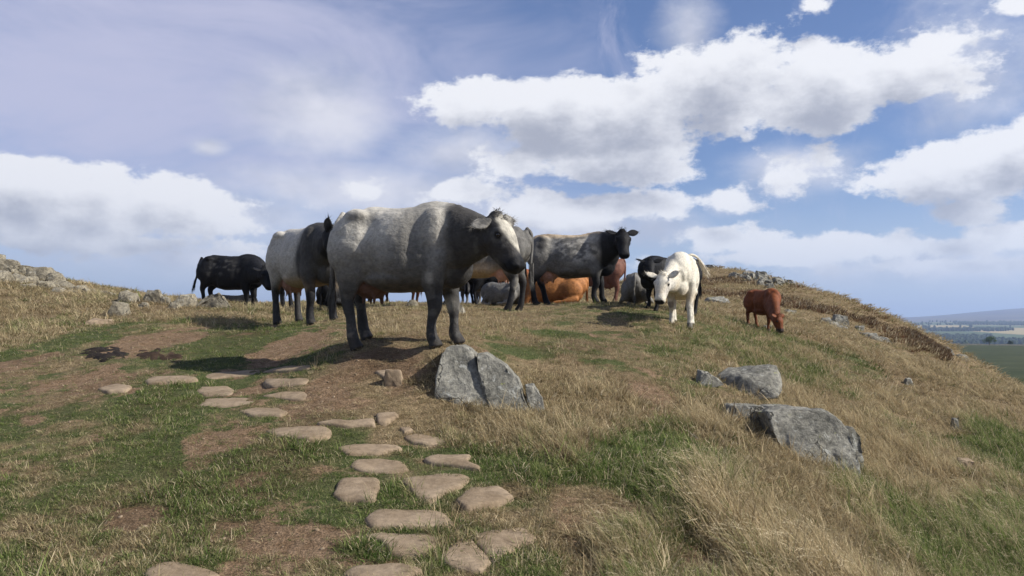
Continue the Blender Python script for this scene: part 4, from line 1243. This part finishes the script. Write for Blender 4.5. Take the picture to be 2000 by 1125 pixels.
def grass_colour(dry, n):
    g = GREEN1 + (GREEN2 - GREEN1) * rng.uniform(0, 1, (n, 1)) ** 1.3
    d = DRY1 + (DRY2 - DRY1) * rng.uniform(0, 1, (n, 1))
    m = sstep(dry + rng.normal(0, .13, n), .35, .65)[:, None]
    return g * (1 - m) + d * m
def browned(P, col):
    m = (sstep(fbm(P * .8, 3, 83), .12, .5) * sstep(P[:, 1], 8, 18) * .75)[:, None]
    return col * (1 - m) + col * np.array([.52, .42, .36]) * m

def put(name, n, y0, y1, power, meshes, keepfn, hfn, wind=False, wide=1.0):
    P = candidates(n, y0, y1, power)
    cv = cover(P[:, 0], P[:, 1])
    k = keepfn(cv, P) & clear_of_rocks(P)
    P, cv = P[k], cv[k]; n = len(P)
    z = hz(P[:, 0], P[:, 1])
    h = hfn(cv, P) * rng.uniform(.7, 1.35, n)
    w = h * rng.uniform(.85, 1.25, n) * wide
    far = np.clip(P[:, 1] / 9.0, 1, 3.5) ** .8
    rot = np.zeros((n, 3))
    rot[:, 2] = rng.normal(0, .6, n) if wind else rng.uniform(0, 6.283, n)
    rot[:, :2] = rng.normal(0, .1, (n, 2))
    scl = np.stack([w * far, w * far, h], 1)
    return scatter(name, '', meshes, np.column_stack([P, z]), rot, scl, browned(P, grass_colour(cv[:, 0], n)))

turf = [clump_mesh('turf_clump', 26, .75, 1.0, .030, .55, 1.1, 200 + i) for i in range(6)]
tall = [clump_mesh('tall_clump', 20, .20, 1.0, .0075, .40, .85, 220 + i, wind=math.pi * .97, seg=4, heads=.35) for i in range(6)]
wisp = [clump_mesh('wisp_clump', 7, .35, 1.0, .013, .6, 1.0, 240 + i, seg=4, heads=.25) for i in range(5)]
mat_ = [clump_mesh('thatch_clump', 26, .9, 1.0, .022, .3, .5, 260 + i, flat=1.05) for i in range(5)]

U = lambda n: rng.uniform(size=n)
put('short_grass', 46000, 2.9, 42.0, 1.35, turf,
    lambda c, P: U(len(P)) < (1 - .93 * sstep(c[:, 2] + rng.normal(0, .16, len(P)), .25, .8)) * (1 - .3 * sstep(c[:, 1], .2, .35)),
    lambda c, P: np.clip(c[:, 1] * .75, .025, .10) * (1 + .02 * np.clip(P[:, 1] - 8, 0, 30)))
put('dry_thatch', 30000, 2.9, 42.0, 1.3, mat_,
    lambda c, P: U(len(P)) < np.maximum(sstep(c[:, 0], .45, .8), .22) * (1 - .6 * sstep(c[:, 2], .5, 1)),
    lambda c, P: np.clip(c[:, 1] * .6, .05, .11))
put('long_grass', 42000, 2.9, 42.0, 1.45, tall,
    lambda c, P: U(len(P)) < sstep(c[:, 1] + .05 * fbm(P * 2.6, 2, 77), .075, .22),
    lambda c, P: np.clip(c[:, 1] * 1.15, .11, .42), wind=True, wide=1.0)
put('grass_stalks', 11000, 2.9, 16.0, 1.3, wisp,
    lambda c, P: U(len(P)) < .75 * (1 - .8 * sstep(c[:, 2], .4, .8)),
    lambda c, P: np.clip(c[:, 1] * 1.9, .07, .26), wide=.8)

# ------------------------------------------------------------------ fields, valley and moor
def valley_z(x, y):
    d = np.hypot(x, y); az = np.degrees(np.arctan2(x, y))
    z = np.interp(d, [0, 330, 420, 900, 1200, 2200, 3000, 4200, 8500, 12000], [-4.6, -4.6, -7.0, -18.0, -22.0, 1.0, 18.0, 26.0, 0, -60])
    ridge = 58 + 66 * sstep(az, 25, 34) + 14 * np.sin(az * .35 + 1) * sstep(np.abs(az), 36, 60)
    z = z + ridge * sstep(d, 3300, 6200) * (1 - .5 * sstep(d, 6400, 9000))
    p = np.stack([x, y], -1)
    z = z + 5.0 * fbm(p / 420.0, 4, 71) * sstep(d, 700, 2500) + .35 * fbm(p / 16.0, 3, 73) * sstep(d, 30, 80) * (1 - sstep(d, 500, 900))
    z = z + 14 * fbm(p / 1500.0, 3, 75) * sstep(d, 3500, 5500)
    return z
def mat_valley():
    m, b, out = new_mat('fields_and_moor')
    pos = b.new('ShaderNodeNewGeometry').outputs['Position']
    x, y, z = b.sep(pos)
    d = b.vmath('LENGTH', b.comb(x, y, 0.0))
    n = b.noise(pos, .06, 6, .6); n2 = b.noise(pos, .0035, 5, .6); n3 = b.noise(pos, .5, 5, .65)
    field = b.mix(b.ramp(n, .35, .65), (.030, .040, .015, 1), (.050, .058, .024, 1))
    field = b.mix(b.ramp(n3, .55, .75), field, (.058, .062, .03, 1))
    vor = b.new('ShaderNodeTexVoronoi'); vor.inputs['Scale'].default_value = .0042
    b.put(vor.inputs['Vector'], b.vmath('MULTIPLY', b.comb(x, y, 0.0), (1.0, .55, 1.0)))
    r, g, bl = b.sep(vor.outputs['Color'])
    quilt = b.mix(b.ramp(r, .3, .7), (.075, .10, .035, 1), (.17, .165, .075, 1))
    quilt = b.mix(b.ramp(g, .78, .82), quilt, (.34, .27, .13, 1))
    moor = b.mix(b.ramp(n2, .4, .6), (.070, .048, .046, 1), (.115, .092, .058, 1))
    dn = b.math('ADD', d, b.math('MULTIPLY_ADD', n2, 1100, -550))
    col = b.mix(b.ramp(d, 328, 345), field, quilt)
    col = b.mix(b.ramp(dn, 3300, 3700), col, moor)
    principled(b, out, col, .95, .1, bump(b, n3, .6, .3))
    return m
def build_valley():
    c = np.unique(np.concatenate([-np.geomspace(40, 9000, 90), np.linspace(-40, 40, 9), np.geomspace(40, 9000, 150)]))
    cy = np.unique(np.concatenate([-np.geomspace(40, 2500, 20), np.linspace(-40, 40, 9), np.geomspace(40, 9000, 170)]))
    X, Y = np.meshgrid(c, cy); Z = valley_z(X, Y)
    # keep the sheet below the hill it carries
    under = (X > -66) & (X < 66) & (Y > -32) & (Y < 97)
    Z = np.where(under, np.minimum(Z, height(X.clip(-69, 69), Y.clip(-34, 99), False) - .8), Z)
    ny, nx = X.shape; idx = np.arange(nx * ny).reshape(ny, nx)
    q = np.stack([idx[:-1, :-1], idx[:-1, 1:], idx[1:, 1:], idx[1:, :-1]], -1).reshape(-1, 4)
    o = mesh_obj('valley_fields', np.stack([X.ravel(), Y.ravel(), Z.ravel()], 1), q, mat_valley())
    return struct(o)
build_valley()

def mat_leaf(name, c1, c2):
    m, b, out = new_mat(name)
    pos = b.new('ShaderNodeNewGeometry').outputs['Position']
    oi = b.new('ShaderNodeObjectInfo')
    n = b.noise(pos, 1.3, 3)
    col = b.mix(b.ramp(b.math('MULTIPLY_ADD', oi.outputs['Random'], .5, b.math('MULTIPLY', n, .5)), .25, .75), c1, c2)
    principled(b, out, col, .8, .1)
    return m
# woods on the valley side: one mass of far trees
def woods():
    r = np.random.default_rng(91)
    me_list = []
    M = mat_leaf('far_tree_leaves', (.018, .030, .014, 1), (.040, .058, .024, 1))
    for k in range(4):
        bm = bmesh.new(); bmesh.ops.create_icosphere(bm, subdivisions=2, radius=1.0)
        co = np.array([v.co[:] for v in bm.verts]); d = 1 + .35 * fbm(co * 2.2 + k * 9, 3, k)
        co = co * d[:, None] * np.array([.62, .62, 1.0]); co[:, 2] += .85
        for v, c in zip(bm.verts, co): v.co = c
        me = bpy.data.meshes.new('far_crown'); bm.to_mesh(me); bm.free(); me.materials.append(M); me_list.append(me)
    P = []
    def belt(n, az0, az1, d0, d1, thr, seed, sc=260.0):
        az = np.radians(r.uniform(az0, az1, n)); d = r.uniform(d0, d1, n)
        p = np.stack([d * np.sin(az), d * np.cos(az)], 1)
        P.append(p[fbm(p / sc, 3, seed) > thr])
    belt(14000, 14, 44, 1150, 1950, -.02, 5, 300.0)
    belt(4000, 29.0, 44, 2550, 2850, -.35, 6, 600.0)
    belt(1600, 14, 44, 2100, 3300, .22, 8, 150.0)
    belt(500, 14, 44, 420, 950, .30, 9, 120.0)
    p = np.concatenate(P); n = len(p)
    z = valley_z(p[:, 0], p[:, 1])
    s = r.uniform(2.6, 4.4, n) * (.55 + .45 * sstep(np.hypot(p[:, 0], p[:, 1]), 500, 1000)); rot = np.zeros((n, 3)); rot[:, 2] = r.uniform(0, 6.28, n)
    return scatter('distant_woods', '', me_list, np.column_stack([p, z]), rot, np.stack([s * 1.1, s * 1.1, s], 1), np.ones((n, 3)))
woods()

# dry stone wall at the end of the near field
def field_wall():
    M = mat_rock('field_wall_stone', (.10, .10, .085, 1), (.17, .165, .14, 1), .3)
    xs = np.arange(30, 330, 1.0); ys = 318 + .02 * xs + 2.0 * np.sin(xs / 31.0)
    zs = valley_z(xs, ys); r = np.random.default_rng(4)
    V, Fc = [], []
    for i, (x, y, z) in enumerate(zip(xs, ys, zs)):
        h = .85 + r.uniform(-.15, .15)
        V += [(x, y - .45, z - .3), (x, y - .25, z + h), (x, y + .25, z + h + r.uniform(-.05, .05)), (x, y + .45, z - .3)]
    for i in range(len(xs) - 1):
        a, b2 = i * 4, i * 4 + 4
        for k in range(3): Fc.append((a + k, a + k + 1, b2 + k + 1, b2 + k))
    Fc += [(0, 1, 2, 3), tuple(len(V) - 4 + k for k in (3, 2, 1, 0))]
    o = mesh_obj('field_wall', V, Fc, M, smooth=False)
    return tag(o, 'dark dry stone wall along the far edge of the green field', 'wall')
field_wall()

def small_tree():
    g = px(1932, 672, 300.0); z = float(valley_z(np.array([g[0]]), np.array([g[1]]))[0])
    t = tag(empty('bushy_tree', (g[0], g[1], z)), 'round green bushy tree by the field wall', 'tree')
    r = np.random.default_rng(12)
    bm = bmesh.new()
    tube(bm, [(0, 0, -.2), (.05, 0, .9), (0, .05, 1.8), (.1, 0, 2.8)], [(.16, .16), (.13, .13), (.09, .09), (.04, .04)], lat=(0, 1, 0), n=8)
    for k in range(6):
        a = k * 1.05; tube(bm, [(0, 0, .9 + .15 * k), (.6 * math.cos(a), .6 * math.sin(a), 1.7 + .2 * k), (1.1 * math.cos(a), 1.1 * math.sin(a), 2.2 + .2 * k)], [(.07, .07), (.05, .05), (.02, .02)], lat=(.3, .2, 1), n=6, sub=2)
    bm_obj('trunk', bm, plain('bark', (.09, .07, .05, 1), .9, .1), t)
    V, Fc = [], []
    lob = [(r.normal(0, .75, 3) * np.array([1.2, 1.2, .8]) + np.array([0, 0, 2.3]), r.uniform(.6, 1.0)) for _ in range(16)]
    for c, rad in lob:
        for _ in range(150):
            d = r.normal(0, 1, 3); d /= np.linalg.norm(d); p = c + d * rad * r.uniform(.6, 1.05)
            a = r.normal(0, 1, 3); a /= np.linalg.norm(a); b2 = np.cross(a, d); s = r.uniform(.08, .16); i = len(V)
            V += [p - a * s, p + b2 * s, p + a * s, p - b2 * s]; Fc.append((i, i + 1, i + 2, i + 3))
    mesh_obj('crown', V, Fc, mat_leaf('tree_leaves', (.045, .085, .02, 1), (.085, .13, .035, 1)), t, smooth=False)
small_tree()

# heather along the edge of the far hillock
def heather():
    r = np.random.default_rng(33); P = []
    for _ in range(900):
        t = r.uniform(0, 1) ** .8; u = 1680 + 160 * t; top = np.interp(u, [1680, 1760, 1820, 1840], [598, 638, 674, 686])
        g = ground(u, top + 2 + abs(r.normal(0, 14)) * (1 - .3 * t))
        if fbm(np.array([[g[0] * .9, g[1] * .5]]), 3, 19)[0] > -.08: P.append(g)
    for _ in range(1500):
        u = r.uniform(1240, 1720); top = np.interp(u, [1240, 1380, 1480, 1560, 1720], [578, 518, 520, 560, 612])
        g = ground(u, top + r.uniform(2, 75))
        if fbm(np.array([[g[0] * .35, g[1] * .25]]), 3, 23)[0] > .12 and g[1] > 23: P.append(g)
    P = np.array(P); n = len(P)
    me = [clump_mesh('heather_clump', 60, .9, 1.0, .05, .5, .3, 300 + i) for i in range(3)]
    s = r.uniform(.10, .26, n); rot = np.zeros((n, 3)); rot[:, 2] = r.uniform(0, 6.28, n)
    col = np.array([.075, .042, .027]) + r.uniform(0, 1, (n, 1)) * np.array([.09, .055, .035])
    scatter('heather', '', me, P, rot, np.stack([s * 1.3, s * 1.3, s], 1), col)
heather()

# loose pebbles on the trodden ground
def pebbles():
    r = np.random.default_rng(61); P = []
    M = M_TAN; ms = []
    for k in range(4):
        bm = bmesh.new(); bmesh.ops.create_icosphere(bm, subdivisions=2, radius=1.0)
        co = np.array([v.co[:] for v in bm.verts]); co *= (1 + .35 * fbm(co * 1.6 + k * 5, 2, k + 80))[:, None] * np.array([1.0, .8, .55])
        for v, c in zip(bm.verts, co): v.co = c
        me = bpy.data.meshes.new('pebble'); bm.to_mesh(me); bm.free(); me.materials.append(M); ms.append(me)
    p = candidates(9000, 2.9, 13.0, 1.2); cv = cover(p[:, 0], p[:, 1]); p = p[(r.uniform(size=len(p)) < .05 + .55 * sstep(cv[:, 2], .3, .9)) & clear_of_rocks(p)]
    n = len(p); s = .004 + .012 * r.uniform(0, 1, n) ** 3; rot = r.uniform(0, 6.28, (n, 3)) * np.array([.05, .05, 1])
    scatter('loose_pebbles', '', ms, np.column_stack([p, hz(p[:, 0], p[:, 1]) + s * .15]), rot, np.stack([s, s, s], 1), np.ones((n, 3)))
pebbles()

# the air
def haze():
    m, b, out = new_mat('summer_haze')
    v = b.new('ShaderNodeVolumePrincipled')
    v.inputs['Color'].default_value = (.52, .68, 1.0, 1); v.inputs['Density'].default_value = .00023; v.inputs['Anisotropy'].default_value = .2
    b.t.links.new(v.outputs[0], out.inputs['Volume'])
    bm = bmesh.new(); bmesh.ops.create_cube(bm, size=1.0, matrix=Matrix.Translation((0, 3250, 70)) @ Matrix.Diagonal((19000, 12500, 300, 1)))
    o = bm_obj('haze', bm, m, smooth=False); o['kind'] = 'stuff'
haze()
